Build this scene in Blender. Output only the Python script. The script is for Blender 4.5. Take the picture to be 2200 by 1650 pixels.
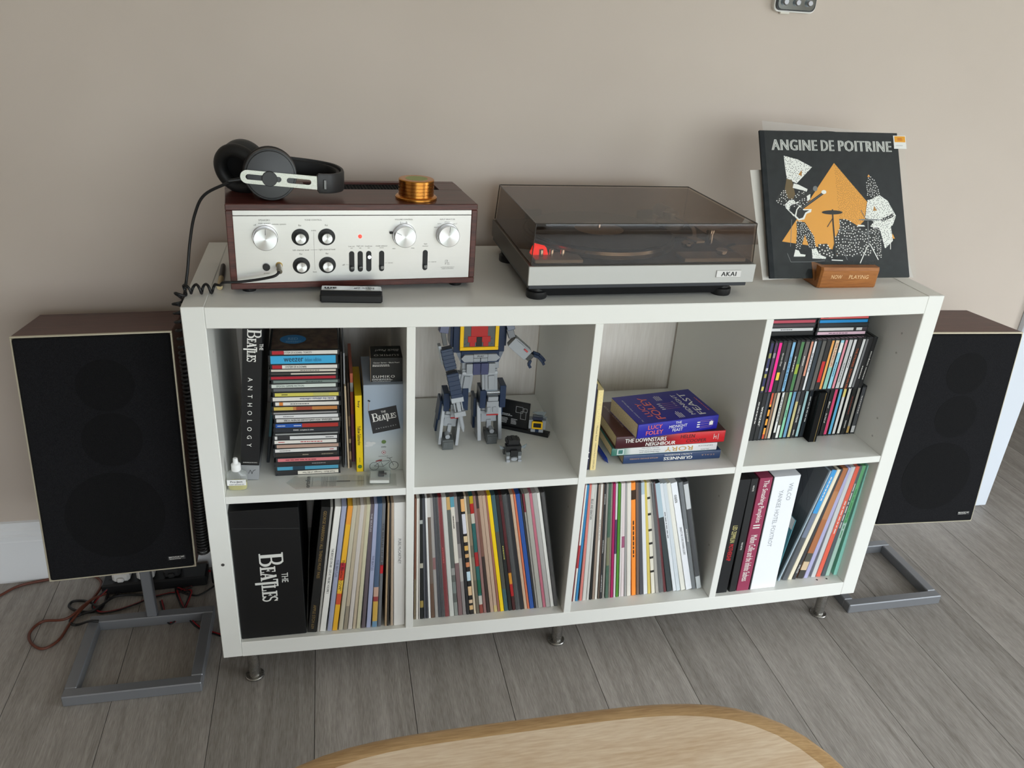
import bpy, bmesh, math, random
from mathutils import Vector, Matrix, Euler

random.seed(7)
scene = bpy.context.scene
for o in list(bpy.data.objects):
    bpy.data.objects.remove(o)
COL = scene.collection
PI = math.pi

# ------------------------------------------------------------------ camera
CAM_LOC = Vector((0.2500, -1.3386, 1.3618))
CAM_ROT = Euler((1.1257, -0.0598, -0.2087), 'XYZ')
FPX = 1729.3                                    # focal length in pixels of the 2200 x 1650 frame
cam_data = bpy.data.cameras.new('camera')
cam_data.sensor_width = 36.0
cam_data.lens = FPX / 2200.0 * 36.0
cam_data.clip_start = 0.02
cam = bpy.data.objects.new('camera', cam_data)
cam.location = CAM_LOC
cam.rotation_euler = CAM_ROT
COL.objects.link(cam)
scene.camera = cam

# ------------------------------------------------------------------ light: overcast sky through the openings
world = bpy.data.worlds.new('world')
scene.world = world
world.use_nodes = True
_bg = world.node_tree.nodes['Background']
_bg.inputs['Color'].default_value = (0.88, 0.95, 1.0, 1)
_bg.inputs['Strength'].default_value = 6.9
ROOM_X0, ROOM_X1, ROOM_Y0, WALL_Y, ROOM_H = -2.3, 3.6, -3.4, 0.455, 2.4
GARDEN_DOOR = (0.0, 3.2, 0.02, 2.12)            # x0, x1, z0, z1 in the wall behind the camera
SIDE_WINDOW = (-2.5, -0.7, 0.1, 2.05)            # y0, y1, z0, z1 in the right wall


def portal(name, loc, rot, sx, sy):
    ld = bpy.data.lights.new(name, 'AREA')
    ld.shape = 'RECTANGLE'
    ld.size = sx
    ld.size_y = sy
    ld.cycles.is_portal = True
    ob = bpy.data.objects.new(name, ld)
    ob.location = loc
    ob.rotation_euler = rot
    COL.objects.link(ob)


portal('garden_door_portal', ((GARDEN_DOOR[0] + GARDEN_DOOR[1]) / 2, ROOM_Y0 - 0.12, (GARDEN_DOOR[2] + GARDEN_DOOR[3]) / 2),
       (PI / 2, 0, 0), GARDEN_DOOR[1] - GARDEN_DOOR[0], GARDEN_DOOR[3] - GARDEN_DOOR[2])
portal('side_window_portal', (ROOM_X1 + 0.12, (SIDE_WINDOW[0] + SIDE_WINDOW[1]) / 2, (SIDE_WINDOW[2] + SIDE_WINDOW[3]) / 2),
       (PI / 2, 0, PI / 2), SIDE_WINDOW[1] - SIDE_WINDOW[0], SIDE_WINDOW[3] - SIDE_WINDOW[2])

scene.view_settings.view_transform = 'Standard'
scene.view_settings.look = 'None'
scene.view_settings.exposure = 0.0
scene.view_settings.gamma = 1.0
scene.view_settings.use_curve_mapping = False
scene.cycles.max_bounces = 10
scene.cycles.diffuse_bounces = 5
scene.cycles.glossy_bounces = 4
scene.cycles.transparent_max_bounces = 24
scene.cycles.caustics_reflective = False
scene.cycles.caustics_refractive = False

# ------------------------------------------------------------------ pixel -> place helpers (2200 x 1650 frame)
_R = CAM_ROT.to_matrix()


def ray(u, v):
    return _R @ Vector(((u - 1100.0) / FPX, -(v - 825.0) / FPX, -1.0))


def on_y(u, v, y):
    d = ray(u, v)
    return CAM_LOC + d * ((y - CAM_LOC.y) / d.y)


def on_z(u, v, z):
    d = ray(u, v)
    return CAM_LOC + d * ((z - CAM_LOC.z) / d.z)


# ------------------------------------------------------------------ materials
def lin(c):
    r = []
    for v in c[:3]:
        v = v / 255.0
        r.append(v / 12.92 if v <= 0.04045 else ((v + 0.055) / 1.055) ** 2.4)
    return (r[0], r[1], r[2], 1.0)


_mats = {}


def M(rgb, rough=0.5, metal=0.0, spec=0.5, name=None):
    key = (tuple(rgb), rough, metal, spec)
    if key in _mats:
        return _mats[key]
    m = bpy.data.materials.new(name or 'paint_%d_%d_%d' % tuple(rgb))
    m.use_nodes = True
    b = m.node_tree.nodes['Principled BSDF']
    b.inputs['Base Color'].default_value = lin(rgb)
    b.inputs['Roughness'].default_value = rough
    b.inputs['Metallic'].default_value = metal
    b.inputs['Specular IOR Level'].default_value = spec
    _mats[key] = m
    return m


def nodes(name):
    m = bpy.data.materials.new(name)
    m.use_nodes = True
    nt = m.node_tree
    return m, nt, nt.nodes['Principled BSDF']


def ramp(nt, stops):
    r = nt.nodes.new('ShaderNodeValToRGB')
    while len(r.color_ramp.elements) > 1:
        r.color_ramp.elements.remove(r.color_ramp.elements[-1])
    r.color_ramp.elements[0].position = stops[0][0]
    r.color_ramp.elements[0].color = lin(stops[0][1])
    for p, c in stops[1:]:
        e = r.color_ramp.elements.new(p)
        e.color = lin(c)
    return r


def wood(name, dark, light, scale=(1, 12, 12), rough=0.45, rings=6.0, bump=0.0, random_shift=False, spec=0.4, coarse=2.5):
    m, nt, b = nodes(name)
    L = nt.links
    tc = nt.nodes.new('ShaderNodeTexCoord')
    mp = nt.nodes.new('ShaderNodeMapping')
    mp.inputs['Scale'].default_value = scale
    src = tc.outputs['Object']
    if random_shift:
        oi = nt.nodes.new('ShaderNodeObjectInfo')
        mul = nt.nodes.new('ShaderNodeVectorMath')
        mul.operation = 'MULTIPLY_ADD'
        cmb = nt.nodes.new('ShaderNodeCombineXYZ')
        for k in range(3):
            L.new(oi.outputs['Random'], cmb.inputs[k])
        mul.inputs[1].default_value = (37, 53, 11)
        L.new(cmb.outputs[0], mul.inputs[0])
        L.new(src, mul.inputs[2])
        src = mul.outputs[0]
    L.new(src, mp.inputs['Vector'])
    n1 = nt.nodes.new('ShaderNodeTexNoise')
    n1.inputs['Scale'].default_value = coarse
    n1.inputs['Detail'].default_value = 5
    n1.inputs['Distortion'].default_value = 1.2
    L.new(mp.outputs[0], n1.inputs['Vector'])
    n2 = nt.nodes.new('ShaderNodeTexNoise')
    n2.inputs['Scale'].default_value = rings * 6
    n2.inputs['Detail'].default_value = 6
    L.new(mp.outputs[0], n2.inputs['Vector'])
    mx = nt.nodes.new('ShaderNodeMix')
    mx.data_type = 'FLOAT'
    mx.inputs[0].default_value = 0.5
    L.new(n1.outputs[0], mx.inputs[2])
    L.new(n2.outputs[0], mx.inputs[3])
    r = ramp(nt, [(0.32, dark), (0.68, light)])
    L.new(mx.outputs[0], r.inputs[0])
    out = r.outputs[0]
    if random_shift:
        hs = nt.nodes.new('ShaderNodeHueSaturation')
        mr = nt.nodes.new('ShaderNodeMapRange')
        mr.inputs[3].default_value = 0.88
        mr.inputs[4].default_value = 1.1
        L.new(oi.outputs['Random'], mr.inputs[0])
        L.new(mr.outputs[0], hs.inputs['Value'])
        L.new(out, hs.inputs['Color'])
        out = hs.outputs[0]
    L.new(out, b.inputs['Base Color'])
    b.inputs['Roughness'].default_value = rough
    b.inputs['Specular IOR Level'].default_value = spec
    if bump:
        bp = nt.nodes.new('ShaderNodeBump')
        bp.inputs['Strength'].default_value = bump
        bp.inputs['Distance'].default_value = 0.001
        L.new(n2.outputs[0], bp.inputs['Height'])
        L.new(bp.outputs[0], b.inputs['Normal'])
    return m


def speckle(name, a, c, scale=40, rough=0.8, bump=0.0, spec=0.3, lo=0.4, hi=0.6, detail=4):
    m, nt, b = nodes(name)
    L = nt.links
    tc = nt.nodes.new('ShaderNodeTexCoord')
    n = nt.nodes.new('ShaderNodeTexNoise')
    n.inputs['Scale'].default_value = scale
    n.inputs['Detail'].default_value = detail
    L.new(tc.outputs['Object'], n.inputs['Vector'])
    r = ramp(nt, [(lo, a), (hi, c)])
    L.new(n.outputs[0], r.inputs[0])
    L.new(r.outputs[0], b.inputs['Base Color'])
    b.inputs['Roughness'].default_value = rough
    b.inputs['Specular IOR Level'].default_value = spec
    if bump:
        bp = nt.nodes.new('ShaderNodeBump')
        bp.inputs['Strength'].default_value = bump
        bp.inputs['Distance'].default_value = 0.001
        L.new(n.outputs[0], bp.inputs['Height'])
        L.new(bp.outputs[0], b.inputs['Normal'])
    return m


def brushed(name, rgb, rough=0.3, stretch=(2, 200, 200), var=0.12, metal=1.0):
    m, nt, b = nodes(name)
    L = nt.links
    tc = nt.nodes.new('ShaderNodeTexCoord')
    mp = nt.nodes.new('ShaderNodeMapping')
    mp.inputs['Scale'].default_value = stretch
    n = nt.nodes.new('ShaderNodeTexNoise')
    n.inputs['Scale'].default_value = 4
    L.new(tc.outputs['Object'], mp.inputs['Vector'])
    L.new(mp.outputs[0], n.inputs['Vector'])
    mr = nt.nodes.new('ShaderNodeMapRange')
    mr.inputs[3].default_value = rough - var
    mr.inputs[4].default_value = rough + var
    L.new(n.outputs[0], mr.inputs[0])
    L.new(mr.outputs[0], b.inputs['Roughness'])
    b.inputs['Base Color'].default_value = lin(rgb)
    b.inputs['Metallic'].default_value = metal
    return m


def clear_plastic(name, tint=(245, 248, 248), gloss=0.06, rough=0.08, haze=0.0):
    """thin clear film or sheet: tinted transmission with a soft surface reflection"""
    m = bpy.data.materials.new(name)
    m.use_nodes = True
    nt = m.node_tree
    nt.nodes.clear()
    L = nt.links
    out = nt.nodes.new('ShaderNodeOutputMaterial')
    tr = nt.nodes.new('ShaderNodeBsdfTransparent')
    tr.inputs[0].default_value = lin(tint)
    gl = nt.nodes.new('ShaderNodeBsdfGlossy')
    gl.inputs['Roughness'].default_value = rough
    fr = nt.nodes.new('ShaderNodeFresnel')
    fr.inputs[0].default_value = 1.45
    ad = nt.nodes.new('ShaderNodeMath')
    ad.operation = 'ADD'
    ad.use_clamp = True
    ad.inputs[1].default_value = gloss - 0.04
    L.new(fr.outputs[0], ad.inputs[0])
    geo = nt.nodes.new('ShaderNodeNewGeometry')  # the inner side of the sheet adds no second reflection
    sub = nt.nodes.new('ShaderNodeMath')
    sub.operation = 'SUBTRACT'
    sub.use_clamp = True
    L.new(ad.outputs[0], sub.inputs[0])
    L.new(geo.outputs['Backfacing'], sub.inputs[1])
    mx = nt.nodes.new('ShaderNodeMixShader')
    L.new(sub.outputs[0], mx.inputs[0])
    base = tr.outputs[0]
    if haze:
        df = nt.nodes.new('ShaderNodeBsdfDiffuse')
        df.inputs[0].default_value = (0.8, 0.82, 0.82, 1)
        m2 = nt.nodes.new('ShaderNodeMixShader')
        m2.inputs[0].default_value = haze
        L.new(base, m2.inputs[1])
        L.new(df.outputs[0], m2.inputs[2])
        base = m2.outputs[0]
    L.new(base, mx.inputs[1])
    L.new(gl.outputs[0], mx.inputs[2])
    L.new(mx.outputs[0], out.inputs[0])
    return m


def emitter(name, rgb, strength):
    m, nt, b = nodes(name)
    b.inputs['Base Color'].default_value = lin(rgb)
    b.inputs['Emission Color'].default_value = lin(rgb)
    b.inputs['Emission Strength'].default_value = strength
    return m


WHITE_LAM = M((224, 224, 218), 0.34, 0, 0.45, 'white_laminate')
WHITE_PAINT = M((228, 230, 232), 0.4, 0, 0.4, 'white_gloss_paint')
BLACK_PLASTIC = M((22, 22, 23), 0.4, 0, 0.4, 'black_plastic')
BLACK_MATT = M((16, 16, 17), 0.75, 0, 0.25, 'black_matt')
STEEL = brushed('brushed_steel', (172, 170, 166), 0.28)
ALU = brushed('brushed_aluminium', (196, 194, 191), 0.38)
CHROME = M((215, 218, 222), 0.12, 1.0, 0.5, 'chrome')
GOLD = brushed('brushed_brass', (201, 138, 66), 0.24, (40, 40, 300), 0.08)
GREY_METAL = M((136, 138, 142), 0.42, 0.55, 0.5, 'grey_painted_metal')
FLOOR_WOOD = wood('grey_oak_floor', (124, 118, 111), (174, 168, 162), (11, 0.8, 11), 0.5, 9.0, 0.25, True, 0.35, 3.0)
OAK = wood('pale_oak', (216, 186, 152), (245, 226, 200), (1.5, 14, 14), 0.5, 4.0, 0.1, False, 0.35)
OAK_EDGE = wood('oak_edge', (172, 134, 88), (220, 184, 136), (1.5, 14, 14), 0.5, 4.0, 0.1, False, 0.35)
ROSEWOOD = wood('rosewood_veneer', (44, 18, 16), (98, 50, 42), (1.2, 14, 14), 0.32, 4.0, 0.0, False, 0.5)
TEAK = wood('dark_teak_veneer', (66, 40, 34), (96, 62, 54), (1.0, 16, 16), 0.45, 4.0, 0.0, False, 0.4)
STAND_WOOD = wood('honey_wood', (132, 78, 32), (170, 108, 52), (2.0, 18, 18), 0.35, 4.0, 0.0, False, 0.5)
CLOTH_BLACK = speckle('black_grille_cloth', (13, 13, 15), (27, 27, 29), 900, 0.9, 0.3, 0.15)
DRIVER_CLOTH = speckle('darker_grille_cloth', (10, 10, 11), (21, 21, 22), 900, 0.9, 0.3, 0.15)
WALL_MAT = speckle('warm_grey_wall_paint', (192, 180, 169), (197, 185, 174), 3.0, 0.75, 0.0, 0.25, 0.3, 0.7)
CEIL_MAT = M((236, 234, 230), 0.85, 0, 0.2, 'ceiling_paint')
BACK_PANEL = wood('white_woodgrain_board', (228, 220, 211), (243, 237, 230), (14, 14, 1.0), 0.5, 3.0, 0.0, False, 0.3)
FILM = clear_plastic('clear_film', (253, 254, 254), 0.06, 0.14, 0.04)
SMOKE = clear_plastic('smoked_acrylic', (216, 205, 194), 0.07, 0.02)
ACRYL = clear_plastic('clear_acrylic', (252, 254, 254), 0.05, 0.03, 0.02)
INK_WHITE = M((226, 224, 218), 0.6, 0, 0.3, 'white_ink')
INK_BLACK = M((28, 27, 28), 0.6, 0, 0.3, 'black_ink')


# ------------------------------------------------------------------ mesh builder
class MB:
    def __init__(self):
        self.v, self.f, self.m = [], [], []

    def add(self, verts, faces, mi=0, mat=None):
        k = len(self.v)
        if mat is not None:
            verts = [mat @ Vector(p) for p in verts]
        self.v += [tuple(p) for p in verts]
        self.f += [tuple(i + k for i in f) for f in faces]
        self.m += [mi] * len(faces) if isinstance(mi, int) else list(mi)
        return self

    def box(self, x0, x1, y0, y1, z0, z1, c=0.0, mi=0, mat=None):
        """box with chamfered edges (c = chamfer width)"""
        if x1 < x0: x0, x1 = x1, x0
        if y1 < y0: y0, y1 = y1, y0
        if z1 < z0: z0, z1 = z1, z0
        c = min(c, (x1 - x0) * .45, (y1 - y0) * .45, (z1 - z0) * .45)
        if c <= 0:
            v = [(x, y, z) for x in (x0, x1) for y in (y0, y1) for z in (z0, z1)]
            f = [(0, 1, 3, 2), (4, 6, 7, 5), (0, 4, 5, 1), (2, 3, 7, 6), (0, 2, 6, 4), (1, 5, 7, 3)]
            return self.add(v, f, mi, mat)
        bm = bmesh.new()
        vs = [bm.verts.new((x, y, z)) for x in (x0, x1) for y in (y0, y1) for z in (z0, z1)]
        for q in [(0, 1, 3, 2), (4, 6, 7, 5), (0, 4, 5, 1), (2, 3, 7, 6), (0, 2, 6, 4), (1, 5, 7, 3)]:
            bm.faces.new([vs[i] for i in q])
        bmesh.ops.bevel(bm, geom=bm.edges[:], offset=c, segments=1, profile=0.5, affect='EDGES')
        bm.verts.index_update()
        v = [p.co.copy() for p in bm.verts]
        f = [[p.index for p in q.verts] for q in bm.faces]
        bm.free()
        return self.add(v, f, mi, mat)

    def lathe(self, prof, n=32, mi=0, mat=None, close=True):
        """prof: list of (r, z) from bottom to top, about z"""
        v, f = [], []
        for r, z in prof:
            for k in range(n):
                a = 2 * PI * k / n
                v.append((r * math.cos(a), r * math.sin(a), z))
        for i in range(len(prof) - 1):
            for k in range(n):
                k2 = (k + 1) % n
                f.append((i * n + k, i * n + k2, (i + 1) * n + k2, (i + 1) * n + k))
        if close:
            f.append(tuple(range(n - 1, -1, -1)))
            f.append(tuple((len(prof) - 1) * n + k for k in range(n)))
        return self.add(v, f, mi, mat)

    def prism(self, poly, y0, y1, mi=0, mat=None):
        """poly in x,z (counter-clockwise seen from -y), extruded along y"""
        n = len(poly)
        v = [(x, y0, z) for x, z in poly] + [(x, y1, z) for x, z in poly]
        f = [tuple(range(n)), tuple(range(2 * n - 1, n - 1, -1))]
        f += [(i, i + n, (i + 1) % n + n, (i + 1) % n) for i in range(n)]
        return self.add(v, f, mi, mat)

    def tube(self, pts, r, n=8, mi=0, mat=None, closed=False):
        pts = [Vector(p) for p in pts]
        v, f = [], []
        up = Vector((0, 0, 1))
        prev = None
        N = len(pts)
        for i, p in enumerate(pts):
            if closed:
                t = pts[(i + 1) % N] - pts[i - 1]
            else:
                t = pts[min(i + 1, N - 1)] - pts[max(i - 1, 0)]
            t.normalize()
            if prev is None:
                a = up if abs(t.dot(up)) < .9 else Vector((1, 0, 0))
                s = t.cross(a).normalized()
            else:
                s = (prev - t * prev.dot(t)).normalized()
            prev = s
            b = t.cross(s)
            rr = r[i] if isinstance(r, (list, tuple)) else r
            for k in range(n):
                a = 2 * PI * k / n
                v.append(p + s * (rr * math.cos(a)) + b * (rr * math.sin(a)))
        last = N if closed else N - 1
        for i in range(last):
            j = (i + 1) % N
            for k in range(n):
                k2 = (k + 1) % n
                f.append((i * n + k, i * n + k2, j * n + k2, j * n + k))
        if not closed:
            f.append(tuple(range(n - 1, -1, -1)))
            f.append(tuple((N - 1) * n + k for k in range(n)))
        return self.add(v, f, mi, mat)

    def flat(self, poly, mi=0, mat=None):
        return self.add(poly, [tuple(range(len(poly)))], mi, mat)

    def build(self, name, mats, parent=None, loc=(0, 0, 0), rot=(0, 0, 0), smooth=None):
        me = bpy.data.meshes.new(name)
        me.from_pydata(self.v, [], self.f)
        if not isinstance(mats, (list, tuple)):
            mats = [mats]
        for m in mats:
            me.materials.append(m)
        if len(mats) > 1:
            me.polygons.foreach_set('material_index', self.m)
        bm = bmesh.new()
        bm.from_mesh(me)
        bmesh.ops.recalc_face_normals(bm, faces=bm.faces[:])
        bm.to_mesh(me)
        bm.free()
        if smooth:
            me.set_sharp_from_angle(angle=math.radians(smooth))
            for p in me.polygons:
                p.use_smooth = True
        ob = bpy.data.objects.new(name, me)
        ob.location = loc
        ob.rotation_euler = rot
        COL.objects.link(ob)
        if parent:
            ob.parent = parent
        return ob


def smooth_pts(pts, k=6, closed=False):
    """Catmull-Rom through points"""
    P = [Vector(p) for p in pts]
    n = len(P)
    out = []
    rng = range(n) if closed else range(n - 1)
    for i in rng:
        if closed:
            a, b, c, d = P[i - 1], P[i], P[(i + 1) % n], P[(i + 2) % n]
        else:
            a, b, c, d = P[max(i - 1, 0)], P[i], P[i + 1], P[min(i + 2, n - 1)]
        for s in range(k):
            t = s / k
            out.append(0.5 * ((2 * b) + (c - a) * t + (2 * a - 5 * b + 4 * c - d) * t * t + (3 * b - a - 3 * c + d) * t ** 3))
    if not closed:
        out.append(P[-1])
    return out


def empty(name, loc=(0, 0, 0), rot=(0, 0, 0)):
    o = bpy.data.objects.new(name, None)
    o.location = loc
    o.rotation_euler = rot
    o.empty_display_size = 0.02
    COL.objects.link(o)
    return o


def tag(o, label, cat, group=None):
    o['label'] = label
    o['category'] = cat
    if group:
        o['group'] = group
    return o


def struct(o, label=None):
    o['kind'] = 'structure'
    if label:
        o['label'] = label
    return o


_txt = {}


def glyphs(body, bold=0.0, shear=0.0, spacing=1.0):
    bold = 0.0                                  # weight is given by write()
    key = (body, bold, shear, spacing)
    if key in _txt:
        return _txt[key]
    cu = bpy.data.curves.new('lettering', 'FONT')
    cu.body = body
    cu.size = 1.0
    cu.resolution_u = 2
    cu.offset = bold
    cu.shear = shear
    cu.space_character = spacing
    cu.space_line = 0.85
    cu.fill_mode = 'FRONT'
    ob = bpy.data.objects.new('lettering', cu)
    COL.objects.link(ob)
    bpy.context.view_layer.update()
    me = bpy.data.meshes.new_from_object(ob.evaluated_get(bpy.context.evaluated_depsgraph_get()))
    v = [tuple(p.co) for p in me.vertices]
    f = [tuple(p.vertices) for p in me.polygons]
    bpy.data.objects.remove(ob)
    bpy.data.curves.remove(cu)
    bpy.data.meshes.remove(me)
    if v:
        x0, x1 = min(p[0] for p in v), max(p[0] for p in v)
        y0, y1 = min(p[1] for p in v), max(p[1] for p in v)
    else:
        x0 = x1 = y0 = y1 = 0
    v = [(p[0] - (x0 + x1) / 2, p[1] - (y0 + y1) / 2) for p in v]
    _txt[key] = (v, f, x1 - x0, y1 - y0)
    return _txt[key]


def write(mb, body, centre, right, up, width=None, height=None, bold=0.0, shear=0.0, spacing=1.0, mi=0):
    """adds flat lettering to a builder, centred at centre, reading along right with top towards up"""
    v, f, w, h = glyphs(body, bold, shear, spacing)
    if not v:
        return mb
    r, u, c = Vector(right).normalized(), Vector(up).normalized(), Vector(centre)
    sx = width / w if width else height / h
    sy = height / h if height else sx
    n = r.cross(u)
    steps = [0.0] if bold <= 0 else [-1.0, -.33, .33, 1.0]
    for i, k in enumerate(steps):               # heavier weight: the letters struck again a hair to the side
        d = r * (k * bold * .7 * sx) + n * (i * 2e-5)
        mb.add([c + d + r * (p[0] * sx) + u * (p[1] * sy) for p in v], f, mi)
    return mb


def rows_of_dashes(mb, centre, right, up, width, height, rows, mi=0, seed=1):
    """fine print too small to read: short ink dashes in lines"""
    rnd = random.Random(seed)
    r, u, c = Vector(right).normalized(), Vector(up).normalized(), Vector(centre)
    lh = height / rows
    for i in range(rows):
        y = height / 2 - (i + .5) * lh
        x = -width / 2
        end = width / 2 * rnd.uniform(.4, 1)
        while x < end:
            w = width * rnd.uniform(.05, .14)
            mb.flat([c + r * x + u * (y - lh * .25), c + r * (x + w) + u * (y - lh * .25), c + r * (x + w) + u * (y + lh * .2), c + r * x + u * (y + lh * .2)], mi)
            x += w + width * .025
    return mb


SHELF_W, SHELF_H, SHELF_D, LEG = 1.47, 0.77, 0.39, 0.10
TK, DV = 0.038, 0.016
CELL = (SHELF_W - 2 * TK - 3 * DV) / 4
ROWH = (SHELF_H - 2 * TK - DV) / 2
CX = [TK + k * (CELL + DV) for k in range(4)]      # left inner face of each column


def sag(x):
    u = min(max(x / SHELF_W, 0), 1)
    return -0.008 * 4 * u * (1 - u)


def top_z(x):
    return LEG + SHELF_H + sag(x)


def mid_z(x):
    return LEG + TK + ROWH + DV + sag(x)


def low_z(x):
    return LEG + TK + sag(x)


def tilt(x):
    """roll about y of something resting on the sagging boards at x"""
    return math.atan(0.008 * 4 * (1 - 2 * x / SHELF_W) / SHELF_W)

# ================================================================== the room
def floor_and_walls():
    fl = MB().box(ROOM_X0 - .1, ROOM_X1 + .1, ROOM_Y0 - .1, 3.0, -0.06, -0.012).build('floor', M((46, 42, 38), .9))
    struct(fl, 'grey oak plank floor')
    # planks run towards the wall
    pitch, wid, ln = 0.2055, 0.2042, 1.29
    me = None
    k = 0
    x = -0.026 - pitch * 11
    while x < ROOM_X1:
        off = ln * (.8 + .2 * ((k * 0.47) % 1.0))
        y1 = 3.0 if x > 2.2 else WALL_Y + .02
        y = y1 - off
        ys = [y1] + [y1 - off - j * ln for j in range(6)]
        for j in range(len(ys) - 1):
            a, b = ys[j], ys[j + 1]
            if a - b < .03 or a < ROOM_Y0:
                continue
            if a - b > ln - 1e-6:
                if me is None:
                    p = MB().box(-wid / 2, wid / 2, -ln / 2 + .0005, ln / 2 - .0005, -.012, 0).build('plank', FLOOR_WOOD, fl)
                    me = p.data
                else:
                    p = bpy.data.objects.new('plank', me)
                    COL.objects.link(p)
                    p.parent = fl
            else:
                p = MB().box(-wid / 2, wid / 2, -(a - b) / 2 + .0005, (a - b) / 2 - .0005, -.012, 0).build('plank', FLOOR_WOOD, fl)
            p.location = (x + pitch / 2, (a + b) / 2, 0)
        x += pitch
        k += 1
    # wall behind the shelf, ending at a white door lining
    wx1 = 2.235
    struct(MB().box(ROOM_X0 - .1, wx1, WALL_Y, WALL_Y + .12, 0, ROOM_H).build('wall_back', WALL_MAT))
    struct(MB().box(ROOM_X0 - .1, ROOM_X0, ROOM_Y0, WALL_Y, 0, ROOM_H).build('wall_left', WALL_MAT))
    d0, d1, z0, z1 = GARDEN_DOOR
    w = MB()
    w.box(ROOM_X0 - .1, d0, ROOM_Y0 - .1, ROOM_Y0, 0, ROOM_H)
    w.box(d1, ROOM_X1 + .1, ROOM_Y0 - .1, ROOM_Y0, 0, ROOM_H)
    w.box(d0, d1, ROOM_Y0 - .1, ROOM_Y0, z1, ROOM_H)
    w.box(d0, d1, ROOM_Y0 - .1, ROOM_Y0, 0, z0)
    struct(w.build('wall_front', WALL_MAT))
    s0, s1, z0, z1 = SIDE_WINDOW
    w = MB()
    w.box(ROOM_X1, ROOM_X1 + .1, ROOM_Y0, s0, 0, ROOM_H)
    w.box(ROOM_X1, ROOM_X1 + .1, s1, 3.0, 0, ROOM_H)
    w.box(ROOM_X1, ROOM_X1 + .1, s0, s1, 0, z0)
    w.box(ROOM_X1, ROOM_X1 + .1, s0, s1, z1, ROOM_H)
    struct(w.build('wall_right', WALL_MAT))
    struct(MB().box(wx1 - .1, ROOM_X1 + .1, 2.9, 3.0, 0, ROOM_H).build('wall_far', WALL_MAT))
    struct(MB().box(wx1 - .12, wx1, WALL_Y + .12, 2.9, 0, ROOM_H).build('wall_hall', WALL_MAT))
    struct(MB().box(ROOM_X0 - .1, ROOM_X1 + .1, ROOM_Y0 - .1, 3.0, ROOM_H, ROOM_H + .08).build('ceiling', CEIL_MAT))
    # garden door and side window frames
    d0, d1, z0, z1 = GARDEN_DOOR
    g = MB()
    for a, b in ((d0, d0 + .07), (d1 - .07, d1), ((d0 + d1) / 2 - .05, (d0 + d1) / 2 + .05)):
        g.box(a, b, ROOM_Y0 - .09, ROOM_Y0 - .02, z0, z1, .006)
    g.box(d0, d1, ROOM_Y0 - .09, ROOM_Y0 - .02, z0, z0 + .025, .006)
    g.box(d0, d1, ROOM_Y0 - .09, ROOM_Y0 - .02, z1 - .07, z1, .006)
    struct(g.build('door_1', WHITE_PAINT))
    s0, s1, z0, z1 = SIDE_WINDOW
    g = MB()
    for a, b in ((s0, s0 + .06), (s1 - .06, s1), ((s0 + s1) / 2 - .04, (s0 + s1) / 2 + .04)):
        g.box(ROOM_X1 + .02, ROOM_X1 + .09, a, b, z0, z1, .006)
    g.box(ROOM_X1 + .02, ROOM_X1 + .09, s0, s1, z0, z0 + .06, .006)
    g.box(ROOM_X1 + .02, ROOM_X1 + .09, s0, s1, z1 - .06, z1, .006)
    struct(g.build('window_1', WHITE_PAINT))
    # lawn and a brick garden wall outside, seen only as reflections
    lawn = MB().box(-8, 14, -16, ROOM_Y0 - .12, -.3, -.12).build('lawn', speckle('lawn_green', (74, 92, 54), (106, 122, 82), 30, .9))
    struct(lawn)
    struct(MB().box(2.6, 9, -7, ROOM_Y0 - .12, -.12, -.1).build('path', speckle('brown_paving', (132, 106, 84), (160, 134, 110), 12, .9)))
    # skirting board with a moulded top
    prof = [(0, 0), (-.018, 0), (-.018, .118), (-.0165, .121), (-.0165, .134), (-.013, .138), (-.012, .148), (-.008, .155), (-.006, .166), (0, .168)]
    def skirt(name, xa, xb):
        v = [(x, WALL_Y + a, b) for x in (xa, xb) for a, b in prof]
        n = len(prof)
        f = [(i, (i + 1) % n, (i + 1) % n + n, i + n) for i in range(n)] + [tuple(range(n)), tuple(range(2 * n - 1, n - 1, -1))]
        m = MB().add(v, f).build(name, WHITE_PAINT)
        return struct(m, 'white painted skirting board')
    skirt('baseboard_back', ROOM_X0, wx1 - .075)
    # architrave and lining at the end of the wall
    a = MB()
    a.box(wx1 - .075, wx1 + .022, WALL_Y - .02, WALL_Y + .001, 0, 2.1, .003)
    a.box(wx1 + .0005, wx1 + .028, WALL_Y - .008, WALL_Y + .14, 0, 2.1, .002)
    struct(a.build('trim_1', M((214, 220, 228), .35, 0, .4, 'cool_white_gloss')), 'white door lining at the end of the wall')


floor_and_walls()


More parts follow.
